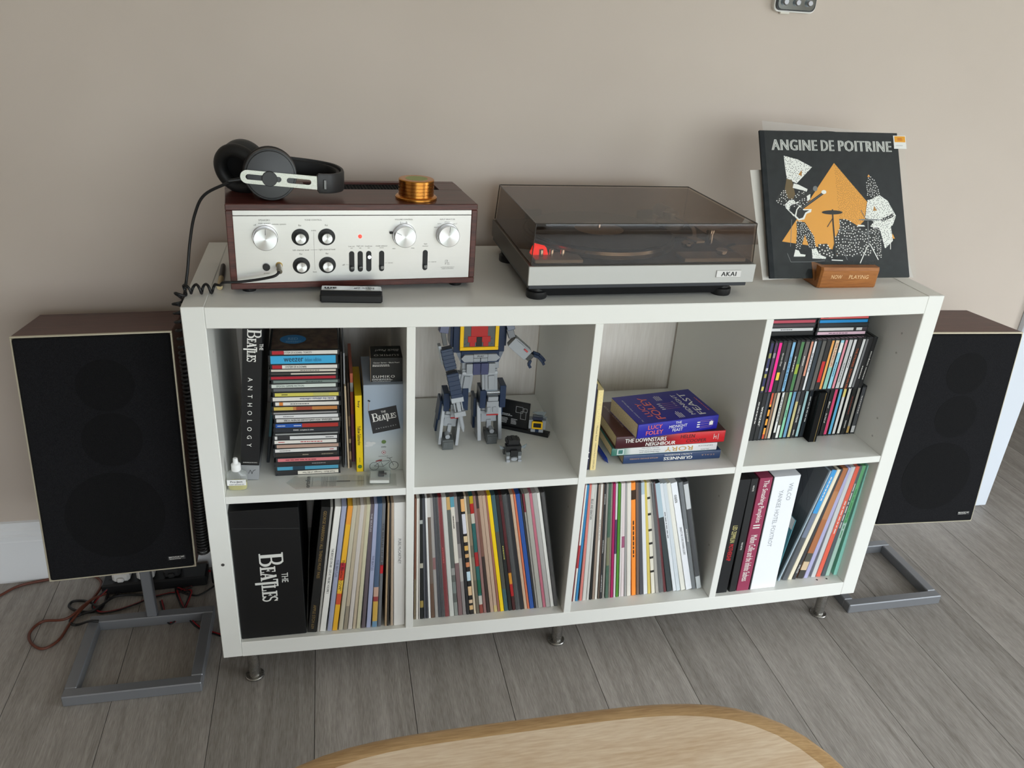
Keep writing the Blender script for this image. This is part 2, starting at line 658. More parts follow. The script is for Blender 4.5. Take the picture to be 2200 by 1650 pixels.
def wall_switch():
    # mirror-fronted switch plate near the top of the view
    e = empty('wall_switch', (1.262, WALL_Y, 1.374))
    tag(e, 'mirror-fronted switch plate on the wall above the record display', 'switch')
    def rrect(w, h, r, y0, y1, name, mat):
        pts = []
        for cx_, cz, a0 in ((w / 2 - r, h - r, 0), (-w / 2 + r, h - r, 90), (-w / 2 + r, r, 180), (w / 2 - r, r, 270)):
            for k in range(6):
                a = math.radians(a0 + 18 * k)
                pts.append((cx_ + r * math.cos(a), cz + r * math.sin(a)))
        return MB().prism(pts, y0, y1).build(name, mat, e, smooth=30)
    rrect(.1, .088, .012, -.012, .001, 'case', M((224, 222, 216), .4))
    rrect(.094, .082, .011, -.0165, -.012, 'bezel', BLACK_PLASTIC).location = (.0, 0, .003)
    rrect(.088, .077, .011, -.018, -.0163, 'mirror_plate', M((196, 214, 222), .06, 1.0)).location = (0, 0, .0055)
    for k in (-1, 0, 1):
        MB().lathe([(.007, 0), (.007, .006), (.005, .008)], 20).build('knob', M((150, 150, 152), .3, .8), e, (k * .029, -.018, .02), (PI / 2, 0, 0), 40)
    MB().box(-.03, -.008, -.008, 0, -.004, .001, .001).build('tab', M((222, 218, 206), .5), e)


wall_switch()


# ================================================================== shelving unit
def bent_board(x0, x1, y0, y1, z0, z1, n, name, mat, parent, c=.0012):
    """horizontal board that follows the slight sag of the unit"""
    prof = [(y0 + c, z0), (y1 - c, z0), (y1, z0 + c), (y1, z1 - c), (y1 - c, z1), (y0 + c, z1), (y0, z1 - c), (y0, z0 + c)]
    v, f = [], []
    for i in range(n + 1):
        x = x0 + (x1 - x0) * i / n
        v += [(x, y, z + sag(x)) for y, z in prof]
    p = len(prof)
    for i in range(n):
        f += [(i * p + k, i * p + (k + 1) % p, (i + 1) * p + (k + 1) % p, (i + 1) * p + k) for k in range(p)]
    f += [tuple(range(p)), tuple(n * p + k for k in range(p - 1, -1, -1))]
    return MB().add(v, f).build(name, mat, parent, smooth=20)


def shelf():
    e = empty('shelving_unit')
    tag(e, 'white eight-cube shelving unit standing on short metal legs', 'shelf')
    zt = LEG + SHELF_H
    for name, x0, x1 in (('side_panel', 0, TK - .0004), ('side_panel', SHELF_W - TK + .0004, SHELF_W)):
        MB().box(x0, x1, 0, SHELF_D, LEG, zt, .0012).build(name, WHITE_LAM, e)
    bent_board(TK, SHELF_W - TK, 0, SHELF_D, zt - TK, zt, 24, 'top_board', WHITE_LAM, e)
    bent_board(TK, SHELF_W - TK, 0, SHELF_D, LEG, LEG + TK, 24, 'bottom_board', WHITE_LAM, e)
    for k in range(3):
        x = CX[k] + CELL
        MB().box(x, x + DV, .0005, SHELF_D, LEG + TK + sag(x), zt - TK + sag(x), .0008).build('divider', WHITE_LAM, e)
    for k in range(4):
        bent_board(CX[k], CX[k] + CELL, .0015, SHELF_D, LEG + TK + ROWH, LEG + TK + ROWH + DV, 6, 'cube_shelf', WHITE_LAM, e, .0008)
    # white wood-grain boards closing the back
    for z0, z1 in ((LEG + .01, .4585), (.4595, zt - .02)):
        MB().box(.012, SHELF_W - .012, SHELF_D + .012, SHELF_D + .02, z0, z1, .0008).build('back_board', BACK_PANEL, e)
    # metal legs
    for x, y in ((.052, .045), (.735, .052), (1.425, .047), (.052, .345), (.735, .345), (1.425, .345)):
        h = LEG + sag(x)
        MB().lathe([(.019, 0), (.02, .001), (.02, .004), (.0185, .0055), (.0125, .006), (.0125, h - .003), (.016, h - .003), (.016, h + .001)], 28).build('leg', STEEL, e, (x, y, 0), smooth=35)
    # shelf-pin holes
    hole = M((178, 176, 170), .6)
    dark = M((60, 58, 55), .8)
    me = None
    spots = []
    for xf, sgn in ((TK, 1), (CX[0] + CELL, -1), (CX[1] + CELL, -1), (CX[2] + CELL, -1), (SHELF_W - TK, -1)):
        outer = xf < .1 or xf > 1.4
        for yy in ((.045, .32) if outer else (.045,)):
            for zz in ((.245, .29, .52, .565, .725, .77) if outer else (.25, .385)):
                spots.append((xf, sgn, yy, zz))
    for xf, sgn, yy, zz in spots:
        if me is None:
            o = MB().lathe([(.0024, -.001), (.0024, .0003)], 10).build('peg_hole', hole, e)
            me = o.data
        else:
            o = bpy.data.objects.new('peg_hole', me)
            COL.objects.link(o)
            o.parent = e
        o.location = (xf, yy, zz)
        o.rotation_euler = (0, sgn * PI / 2, 0)
    # dark screw holes in the front of a post and in the lowest shelf
    MB().lathe([(.0034, -.001), (.0034, .0003)], 12).build('screw_hole', dark, e, (.020, 0, .338), (PI / 2, 0, 0))
    for x in (1.372, 1.398):
        MB().lathe([(.0024, -.001), (.0024, .0003)], 12).build('screw_hole', dark, e, (x, .02, low_z(x)), (0, 0, 0))


shelf()


# ================================================================== loudspeakers and stands
def speaker(loc, yaw, tilt, label):
    w, h, d = .277, .505, .195
    e = empty('loudspeaker', loc, (-tilt, 0, yaw))
    tag(e, label, 'speaker', None)
    b = MB()
    t = .012
    b.box(-w / 2, w / 2, .003, d, 0, h, .0015)
    b.build('cabinet', TEAK, e)
    f = MB()
    r = .0035
    for x0, x1, z0, z1 in ((-w / 2, w / 2, h - r, h), (-w / 2, w / 2, 0, r), (-w / 2, -w / 2 + r, r, h - r), (w / 2 - r, w / 2, r, h - r)):
        f.box(x0, x1, -.002, .004, z0, z1, .0006)
    f.build('edge_trim', M((196, 188, 166), .35, .5), e)
    g = MB()
    g.box(-w / 2 + r + .0006, w / 2 - r - .0006, -.007, .003, r + .0006, h - r - .0006, .003)
    gr = g.build('grille', CLOTH_BLACK, e)
    # driver openings showing as darker rounds in the cloth
    for z, rad, x in ((.405, .052, .012), (.295, .055, .012), (.135, .092, .0)):
        MB().lathe([(rad, 0), (rad, .0002)], 40).build('driver_outline', DRIVER_CLOTH, gr, (x, -.0071, z), (PI / 2, 0, 0))
    bd = MB().box(w / 2 - .052, w / 2 - .018, -.0085, -.006, .024, .033, .0003).build('badge', M((34, 34, 36), .4), gr)
    l = write(MB(), 'BEOVOX S45', (w / 2 - .035, -.0087, .0302), (1, 0, 0), (0, 0, 1), width=.029, bold=.01)
    rows_of_dashes(l, (w / 2 - .035, -.0087, .0262), (1, 0, 0), (0, 0, 1), .028, .002, 1, 0, 3)
    l.build('lettering', INK_WHITE, gr)
    return e


def speaker_stand(x0, x1, yf, yb, top, label, px, lean):
    e = empty('speaker_stand', ((x0 + x1) / 2, (yf + yb) / 2, 0))
    tag(e, label, 'stand')
    hx, hy = (x1 - x0) / 2, (yb - yf) / 2
    rw, rh = .024, .026
    for name, a in (('front_rail', (-hx, hx, -hy, -hy + rw)), ('back_rail', (-hx, hx, hy - rw, hy)),
                    ('side_rail', (-hx, -hx + rw, -hy + rw, hy - rw)), ('side_rail', (hx - rw, hx, -hy + rw, hy - rw))):
        MB().box(a[0], a[1], a[2], a[3], 0, rh, .002).build(name, GREY_METAL, e)
    MB().box(px - .011, px + .011, hy - .022, hy - .002, rh - .001, top, .002).build('post', GREY_METAL, e)
    # plate under the cabinet, sloped like the cabinet floor
    m = Matrix.Translation((px, hy - .012, top)) @ Matrix.Rotation(-lean, 4, 'X')
    MB().box(-.05, .05, -.06, .06, -.004, 0, .001, 0, m).build('top_plate', GREY_METAL, e)
    return e


speaker((-.19, .107, .254), .045, .156, 'dark wood loudspeaker with black cloth front beside the coiled headphone cord')
speaker((1.689, .089, .227), -.054, .09, 'dark wood loudspeaker with driver rounds showing through its cloth, by the white door lining')
speaker_stand(-.324, -.053, .014, .258, .254 + .139 * -.156 + .012, 'grey metal frame stand with cables lying over its base', .0, .156)
speaker_stand(1.503, 1.773, .036, .28, .227 + .18 * -.09 + .012, 'grey metal frame stand on bare floor near the white door lining', .02, .09)


# ================================================================== low oak table
def table():
    zt, th = .45, .03
    cx_, cy_ = .494, -.978
    e = empty('coffee_table', (cx_, cy_, 0))
    tag(e, 'pale oak table with a rounded square top and softened edge', 'table')
    def outline(a, off=0.0, n=96):
        pts = []
        for k in range(n):
            t = 2 * PI * k / n
            c, s = math.cos(t), math.sin(t)
            p = 4.2
            r = (abs(c) ** p + abs(s) ** p) ** (-1 / p)
            pts.append((r * c * (a + off), r * s * (a + off)))
        return pts
    A = .44
    prof = [(-.03, 0), (-.008, .002), (0, .011), (-.003, .018), (-.013, .0255), (-.034, th)]
    v, f, mi = [], [], []
    n = 96
    for off, z in prof:
        v += [(x, y, zt - th + z) for x, y in outline(A, off)]
    for i in range(len(prof) - 1):
        for k in range(n):
            f.append((i * n + k, i * n + (k + 1) % n, (i + 1) * n + (k + 1) % n, (i + 1) * n + k))
            mi.append(1)
    f.append(tuple(range(n - 1, -1, -1))); mi.append(1)
    f.append(tuple((len(prof) - 1) * n + k for k in range(n))); mi.append(0)
    MB().add(v, f, mi).build('table_top', [OAK, OAK_EDGE], e, smooth=50)
    for sx in (-1, 1):
        for sy in (-1, 1):
            MB().tube([(sx * .30, sy * .30, 0), (sx * .25, sy * .25, zt - th + .002)], [.014, .022], 20).build('leg', OAK_EDGE, e, smooth=40)


table()


# ================================================================== amplifier
def amplifier():
    W, H, D = .4375, .150, .195
    base = top_z(.29) + .0105
    e = empty('amplifier', (.076, .064, base + .0024), (0, tilt(.29), math.radians(5.6)))
    tag(e, 'silver-faced stereo amplifier in a dark rosewood case', 'amplifier')
    t = .011
    c = MB()
    c.box(0, W, 0, D, 0, t, .0012)
    c.box(0, t, 0, D, t, H - t, .0012)
    c.box(W - t, W, 0, D, t, H - t, .0012)
    # top board with an opening for the vent
    vx0, vx1, vy0, vy1 = .14, .392, .118, .178
    c.box(0, W, 0, vy0, H - t, H, .0012)
    c.box(0, W, vy1, D, H - t, H, .0012)
    c.box(0, vx0, vy0, vy1, H - t, H, .0004)
    c.box(vx1, W, vy0, vy1, H - t, H, .0004)
    c.box(t, W - t, D - .004, D - .002, t, H - t)
    c.build('case', ROSEWOOD, e)
    v = MB()
    v.box(vx0, vx1, vy0, vy1, H - t, H - .006)
    for k in range(40):
        x = vx0 + (k + .5) * (vx1 - vx0) / 40
        v.box(x - .001, x + .001, vy0, vy1, H - .006, H - .0035)
    for k in range(9):
        y = vy0 + (k + .5) * (vy1 - vy0) / 9
        v.box(vx0, vx1, y - .001, y + .001, H - .006, H - .0036)
    v.build('vent_grille', BLACK_MATT, e)
    MB().box(t, W - t, .004, .02, t, H - t).build('inner_chassis', BLACK_MATT, e)
    fp = MB()
    fp.box(t, W - t, .0008, .005, t, .1295, .0004)
    fp.box(t, W - t, .0004, .005, .1305, H - t, .0004)
    face = fp.build('front_panel', ALU, e)
    ring = M((24, 24, 25), .35)
    def disc(name, x, z, r, y0, y1, mat, n=36, par=e, ch=.0006):
        return MB().lathe([(r, 0), (r, y0 - y1 - ch), (r - ch, y0 - y1)], n).build(name, mat, par, (x, y0, z), (PI / 2, 0, 0), 40)
    spun, nt, bs = nodes('spun_aluminium')
    bs.inputs['Base Color'].default_value = lin((206, 206, 206))
    bs.inputs['Metallic'].default_value = 1.0
    bs.inputs['Roughness'].default_value = .34
    bs.inputs['Anisotropic'].default_value = .85
    tg = nt.nodes.new('ShaderNodeTangent')       # turned finish: fine circles about the knob's axis
    tg.direction_type = 'RADIAL'
    tg.axis = 'Z'
    nt.links.new(tg.outputs[0], bs.inputs['Tangent'])
    # large knobs
    for x, z, ang in ((.0615, .0930, 2), (.3018, .0945, -62), (.382, .0945, 4)):
        k = disc('selector_knob', x, z, .0195, .0008, -.017, spun, 48)
        m = Matrix.Translation((0, 0, .0178)) @ Matrix.Rotation(math.radians(-ang), 4, 'Z')
        MB().box(-.0004, .0004, .008, .018, -.0002, .0003, 0, 0, m).build('pointer', M((90, 90, 90), .5), k)
        m = MB().lathe([(.0213, 0), (.0213, .004), (.0205, .0048)], 48).build('skirt', spun, k, (0, 0, 0), smooth=40)
    MB().box(.2755, .2815, -.004, .0005, .097, .101, .0008).build('balance_lever', BLACK_PLASTIC, e)
    # recessed tone knobs
    for x in (.1201, .1651):
        for z in (.092, .041):
            MB().lathe([(.0148, 0), (.0148, .0012), (.0138, .0014)], 40).build('knob_well', M((12, 12, 12), .6), e, (x, .0008, z), (PI / 2, 0, 0), 40)
            k = disc('tone_knob', x, z, .0092, .0005, -.0125, spun, 36)
            MB().box(-.0003, .0003, .003, .0088, .0129, .0132).build('pointer', M((90, 90, 90), .5), k)
    # slide switches
    def slot(x, z, lever):
        s = []
        for k in range(13):
            a = math.radians(180 * k / 12)
            s.append((x + .0047 * math.cos(a), z + .0145 + .0047 * math.sin(a)))
        for k in range(13):
            a = math.radians(180 + 180 * k / 12)
            s.append((x + .0047 * math.cos(a), z - .0145 + .0047 * math.sin(a)))
        MB().prism(s, .0004, .002).build('switch_slot', M((10, 10, 10), .6), e)
        MB().tube([(x, .001, z + lever), (x, -.008, z + lever * 1.2)], [.0022, .003], 14).build('switch_lever', CHROME, e, smooth=40)
    for x, lv in ((.2082, -.0085), (.2233, -.0085), (.2386, .0085), (.2618, -.0085)):
        slot(x, .0462, lv)
    slot(.342, .0462, -.0085)
    # lamp, power button, socket and plug
    MB().lathe([(.0034, 0), (.0034, .001), (.002, .0026)], 20).build('pilot_lamp', emitter('red_lamp', (255, 60, 50), 2.2), e, (.2234, .0008, .0922), (PI / 2, 0, 0), 60)
    disc('power_button', .0608, .0400, .0062, .0008, -.0045, BLACK_PLASTIC)
    disc('headphone_socket', .0823, .0425, .0058, .0008, -.001, M((190, 160, 100), .3, 1.0))
    # lettering
    F = -.0002
    R_, U_ = (1, 0, 0), (0, 0, 1)
    ink = MB()
    def T(s, x, z, h=.0022, w=None):
        write(ink, s, (x, .0008 + F, z), R_, U_, height=None if w else h, width=w)
    T('SPEAKERS', .0615, .1222, w=.0185); T('TONE CONTROL', .1431, .1222, w=.0295)
    T('VOLUME CONTROL', .3016, .1222, w=.033); T('INPUT SELECTOR', .3817, .1222, w=.028)
    T('LUXMAN L-31', .0434, .1353, w=.023)
    T('SOLID STATE STEREO INTEGRATED AMPLIFIER', .333, .1353, w=.05); T('CUSTOMIZED BY LUX CORPORATION, JAPAN', .389, .1353, w=.046)
    T('off', .046, .114, w=.0045); T('main system', .0617, .1165, w=.02); T('remote system', .0853, .1145, w=.024)
    for x in (.1201, .1651):
        T('flat', x, .1128, w=.0052); T('flat', x, .062, w=.0052)
    T('treble', .1432, .1037, w=.0085); T('bass', .143, .0289, w=.0065)
    T('left channel level', .1205, .069, w=.0272); T('right channel level', .1651, .069, w=.0285)
    T('low cut', .2081, .0744, w=.0108); T('high cut', .2232, .0744, w=.0118); T('loudness', .2386, .0744, w=.0125); T('mode selector', .2618, .0744, w=.021)
    for x in (.2082, .2233, .2386):
        T('on', x, .0708, w=.0036)
    T('mono', .2618, .0708, w=.0075); T('off', .1935, .0405, w=.0045); T('stereo', .278, .0425, w=.0088)
    T('tape', .342, .0765, w=.0065); T('monitor', .342, .0728, w=.0108); T('source', .3585, .0425, w=.0092)
    T('L     R', .3018, .1165, w=.013); T('min.', .2845, .0692, w=.0058); T('max.', .319, .0692, w=.0065)
    T('phono', .3815, .1172, w=.0095); T('tuner', .367, .1142, w=.0076); T('aux-1', .3955, .114, w=.008); T('aux-2', .361, .108, w=.008)
    T('power', .061, .0275, w=.0098)
    T('ULTIMATE HIGH FIDELITY', .3853, .0317, w=.026); T('STEREO COMPONENTS', .3853, .0288, w=.023)
    def ln(x0, z0, x1, z1, t=.00035):
        d = Vector((x1 - x0, 0, z1 - z0)); n = Vector((-d.z, 0, d.x)).normalized() * t / 2
        a, b = Vector((x0, .0008 + F, z0)), Vector((x1, .0008 + F, z1))
        ink.flat([a - n, b - n, b + n, a + n])
    ln(.1431, .032, .1431, .1005); ln(.1365, .069, .149, .069)
    ln(.197, .0405, .203, .0405); ln(.267, .0425, .272, .0425); ln(.3475, .0425, .3525, .0425); ln(.297, .1165, .3065, .1165, .0003)
    # maker's mark: two outlined strokes
    for q in (((.3805, .037), (.3805, .0455), (.3845, .0455), (.3805, .037)), ((.3845, .0455), (.3845, .037), (.3885, .037), (.3855, .0405), (.3885, .0405))):
        for a, b in zip(q, q[1:]):
            ln(a[0], a[1], b[0], b[1], .0004)
    ink.build('lettering', M((58, 54, 46), .6), face)
    for x in (.03, W - .03):
        for y in (.025, D - .03):
            MB().lathe([(.0115, -.0108), (.013, -.002), (.013, 0)], 20).build('foot', BLACK_PLASTIC, e, (x, y, 0), smooth=40)
    return e


amp = amplifier()
AMP_M = Matrix.Translation(amp.location) @ amp.rotation_euler.to_matrix().to_4x4()
AMP_TOP = amp.location.z + .150


def amp_top(x):
    return AMP_TOP - math.tan(tilt(.29)) * (x - .076) - .0002


def record_clamp():
    e = empty('record_clamp', (.404, .1425, amp_top(.404)), (0, tilt(.29), 0))
    tag(e, 'ribbed brass record weight with a green label on the amplifier', 'record weight')
    p = [(.0375, 0), (.038, .001), (.038, .004), (.0365, .0055), (.0325, .0062)]
    z = .0062
    for k in range(4):
        p += [(.0322, z + .0002), (.0322, z + .0046), (.0312, z + .005), (.0312, z + .0056), (.0322, z + .006)]
        z += .006
    p += [(.0322, z), (.0322, .0345), (.031, .036), (.021, .0362)]
    MB().lathe(p, 64).build('body', GOLD, e, smooth=25)
    MB().lathe([(.02, 0), (.02, .0003)], 40).build('label', M((150, 158, 92), .5), e, (0, 0, .0361))


record_clamp()


# ================================================================== headphones
def headphones():
    z0 = amp_top(.15)
    e = empty('headphones', (.15, .14, z0), (0, tilt(.29), 0))
    e.scale = (1.07, 1.07, 1.07)
    tag(e, 'black over-ear headphones with slotted steel yokes lying on the amplifier', 'headphones')
    pad = M((18, 18, 18), .55, 0, .4)
    shell = M((40, 41, 42), .42, 0, .45)
    def cup(loc, rot, outer_name='ear_cup'):
        c = MB().lathe([(.030, -.014), (.037, -.012), (.0405, -.004), (.0405, .004), (.0395, .008), (.037, .0085), (.036, .0105), (.02, .0125), (.001, .013)], 48).build(outer_name, shell, e, loc, rot, 35)
        ring = MB()
        v, f = [], []
        n, m_ = 48, 14
        for i in range(n):
            a = 2 * PI * i / n
            for j in range(m_):
                b = 2 * PI * j / m_
                r = .0315 + .0105 * math.cos(b)
                v.append((r * math.cos(a), r * math.sin(a), -.021 + .0115 * math.sin(b)))
        for i in range(n):
            for j in range(m_):
                f.append((i * m_ + j, ((i + 1) % n) * m_ + j, ((i + 1) % n) * m_ + (j + 1) % m_, i * m_ + (j + 1) % m_))
        ring.add(v, f)
        ring.build('ear_pad', pad, c, smooth=60)
        MB().lathe([(.031, -.016), (.031, -.015)], 36).build('driver_cloth', BLACK_MATT, c)
        return c
    # local frame of the empty: x right, y back, z up from the amplifier top
    cup((.0015, -.036, .041), Euler((PI / 2 - .10, 0, .10)).copy(), 'ear_cup')
    cup((-.043, .032, .0425), (-PI / 2 + .22, 0, -.42), 'ear_cup')
    # slotted yoke across the front cup
    def yoke(m):
        L0, L1, hh = -.044, .078, .0105
        def cap(cx_, r, a0, n=10):
            return [(cx_ + r * math.cos(math.radians(a0 + 180 * k / n)), r * math.sin(math.radians(a0 + 180 * k / n))) for k in range(n + 1)]
        bm = bmesh.new()
        outer = [(L1, hh), (L1, -hh)][::-1] + []
        outer = [(L1, -hh), (L1, hh)] + cap(L0 + hh, hh, 90)
        holes = []
        for a, b in ((-.036, .018), (.026, .064)):
            r = .0042
            holes.append(cap(b - r, r, -90) + cap(a + r, r, 90))
        edges = []
        for loop in [outer] + holes:
            vs = [bm.verts.new((x, 0, z)) for x, z in loop]
            for i in range(len(vs)):
                edges.append(bm.edges.new((vs[i], vs[(i + 1) % len(vs)])))
        bmesh.ops.triangle_fill(bm, use_beauty=True, edges=edges)
        # remove triangles inside the slots
        def inside(x, z):
            for a, b in ((-.036, .018), (.026, .064)):
                if a < x < b and abs(z) < .0042:
                    xx = min(max(x, a + .0042), b - .0042)
                    if (x - xx) ** 2 + z * z < .0042 ** 2 * .98:
                        return True
            return False
        dead = [f for f in bm.faces if inside(*[f.calc_center_median()[k] for k in (0, 2)])]
        bmesh.ops.delete(bm, geom=dead, context='FACES')
        ext = bmesh.ops.extrude_face_region(bm, geom=bm.faces[:])
        bmesh.ops.translate(bm, vec=(0, .0018, 0), verts=[g for g in ext['geom'] if isinstance(g, bmesh.types.BMVert)])
        bm.verts.index_update()
        mb = MB().add([p.co.copy() for p in bm.verts], [[q.index for q in f.verts] for f in bm.faces], 0, m)
        bm.free()
        y = mb.build('yoke', STEEL, e)
        d = MB().lathe([(.0118, 0), (.0118, .003), (.011, .0038)], 36, 0, m @ Matrix.Translation((-.0, .001, 0)) @ Matrix.Rotation(PI / 2, 4, 'X')).build('pivot', shell, y, smooth=40)
    yoke(Matrix.Translation((.001, -.0515, .037)) @ Matrix.Rotation(.10, 4, 'Z') @ Matrix.Rotation(.085, 4, 'Y'))
    yoke(Matrix.Translation((-.052, .0535, .04)) @ Matrix.Rotation(-.3, 4, 'Z') @ Matrix.Rotation(.05, 4, 'Y') @ Matrix.Translation((0, -.001, 0)))
    # headband: a U lying on its side
    path = smooth_pts([(.074, -.046, .031), (.094, -.039, .0295), (.111, -.016, .028), (.113, .012, .029), (.098, .036, .032), (.066, .049, .035), (.022, .055, .038)], 6)
    def band(off, th, hh, name, mat, zo=0.0):
        v, f = [], []
        n = len(path)
        for i, p in enumerate(path):
            t = (path[min(i + 1, n - 1)] - path[max(i - 1, 0)]); t.z = 0; t.normalize()
            s = Vector((t.y, -t.x, 0))
            q = p + s * off + Vector((0, 0, zo))
            k = .8 if i in (0, n - 1) else 1
            for a, b in ((-1, -.8), (-.6, -1), (.6, -1), (1, -.8), (1, .8), (.6, 1), (-.6, 1), (-1, .8)):
                v.append(q + s * (a * th / 2) + Vector((0, 0, b * hh * k)))
        for i in range(n - 1):
            for j in range(8):
                f.append((i * 8 + j, i * 8 + (j + 1) % 8, (i + 1) * 8 + (j + 1) % 8, (i + 1) * 8 + j))
        f += [tuple(range(8)), tuple((n - 1) * 8 + j for j in range(7, -1, -1))]
        return MB().add(v, f).build(name, mat, e, smooth=50)
    band(0, .006, .0155, 'headband', M((24, 24, 24), .5))
    band(-.007, .008, .0125, 'headband_pad', pad)
    MB().box(.084, .088, -.0495, -.044, .022, .037, .0006, 0).build('band_clip', M((120, 120, 120), .35, .8), e)
    # strain relief where the cord leaves the front cup
    MB().tube([(-.034, -.040, .034), (-.062, -.044, .030)], [.0042, .0028], 12).build('strain_relief', BLACK_PLASTIC, e, smooth=40)
    MB().box(-.09, -.083, .03, .036, .03, .05, .001).build('end_stop', shell, e)


headphones()


def headphone_cord():
    cord = M((20, 20, 21), .5, 0, .4, 'cord_rubber')
    # one cord: from the ear cup down beside the unit, coiling back up to the amplifier socket
    P = [Vector((.088, .096, AMP_TOP + .030)), on_y(440, 418, .105), on_y(418, 462, .11), on_y(408, 520, .11), on_y(403, 580, .10), on_y(396, 640, .09)]
    P += [Vector((-.014, .09, .80)), Vector((-.017, .088, .70)), Vector((-.018, .085, .60)), Vector((-.02, .08, .50)), Vector((-.022, .07, .42)), Vector((-.024, .06, .36)), Vector((-.02, .05, .335))]
    straight = smooth_pts(P, 8)
    m = MB().tube(straight, .0026, 8)
    o = m.build('headphone_cord', cord, smooth=60)
    tag(o, 'black headphone cord, coiled beside the white unit and plugged into the amplifier', 'cord')
    # coiled part
    axis = smooth_pts([(-.021, .05, .335), (-.020, .052, .40), (-.017, .055, .50), (-.014, .058, .60), (-.013, .058, .70), (-.012, .055, .78), (-.012, .05, .835),
                       (-.010, .05, .868), (.004, .052, .8835), (.022, .058, .8820), (.038, .064, .8805), (.050, .067, .8795)], 10)
    tot = [0]
    for a, b in zip(axis, axis[1:]):
        tot.append(tot[-1] + (b - a).length)
    Ltot = tot[-1]
    pts = []
    phase = 0.0
    s, i = 0.0, 0
    ds = .0005
    while s < Ltot:
        while i < len(tot) - 2 and tot[i + 1] < s:
            i += 1
        t = (s - tot[i]) / max(tot[i + 1] - tot[i], 1e-6)
        c = axis[i].lerp(axis[i + 1], t)
        d = (axis[i + 1] - axis[i]).normalized()
        side = Vector((0, 1, 0))
        n2 = d.cross(side).normalized()
        side = n2.cross(d)
        q = s / Ltot
        pitch = .0065 if q < .35 else (.0085 if q < .72 else .0165)
        rad = .0105 if q < .5 else (.0085 if q < .72 else .0078)
        phase += 2 * PI * ds / pitch
        pts.append(c + side * (rad * math.cos(phase)) + n2 * (rad * math.sin(phase)))
        s += ds
    MB().tube(pts, .0024, 6).build('coil', cord, o, smooth=60)
    # lead to the socket
    jack = AMP_M @ Vector((.0823, -.001, .0425))
    end = pts[-1]
    lead = [end, end + Vector((.010, -.008, .001)), on_y(480, 607, .050), on_y(510, 606, .048), on_y(545, 602, .048), on_y(575, 597, .046), on_y(592, 592, .046), jack + Vector((.0015, -.018, -.005))]
    MB().tube(smooth_pts(lead, 8), .0024, 8).build('lead', cord, o, smooth=60)
    MB().tube([jack + Vector((.0015, -.02, -.0055)), jack + Vector((.001, -.012, -.003)), jack + Vector((0, -.001, 0))], [.0045, .005, .0045], 14).build('plug', M((176, 172, 160), .25, 1.0), o, smooth=40)


headphone_cord()


def adapter():
    a = on_z(480, 569, top_z(.05) + .005)
    b = on_z(472, 617, top_z(.05) + .005)
    e = empty('jack_adapter', (a + b) / 2)
    tag(e, 'black and gold jack plug lying beside the amplifier', 'plug')
    c = (a + b) / 2
    d = (b - a).normalized()
    L = (b - a).length
    MB().tube([a - c, a - c + d * .006, a - c + d * (L * .6)], [.003, .0044, .0048], 20).build('sleeve', BLACK_PLASTIC, e, smooth=40)
    MB().tube([a - c + d * (L * .6), b - c], [.0048, .005], 20).build('collar', M((186, 168, 128), .4, .5), e, smooth=40)


adapter()


def static_brush():
    z = top_z(.28)
    e = empty('record_brush', (.2805, .037, z), (0, tilt(.28), -.05))
    tag(e, 'black anti-static record brush in its tray in front of the amplifier', 'brush')
    MB().box(-.054, .054, -.016, .016, 0, .016, .003).build('tray', BLACK_PLASTIC, e)
    MB().box(-.052, .052, -.011, .013, .014, .0225, .0015).build('handle', M((178, 180, 178), .3, .8), e)
    MB().box(-.0525, .0525, -.0135, -.0105, .012, .022, .001).build('pad', BLACK_MATT, e)
    l = write(MB(), 'Static off', (.022, .001, .0227), (-1, 0, 0), (0, -1, 0), width=.036, height=.009)
    write(l, 'am', (-.036, .001, .0227), (-1, 0, 0), (0, -1, 0), width=.02, height=.008, bold=.04)
    l.build('lettering', INK_BLACK, e)


static_brush()


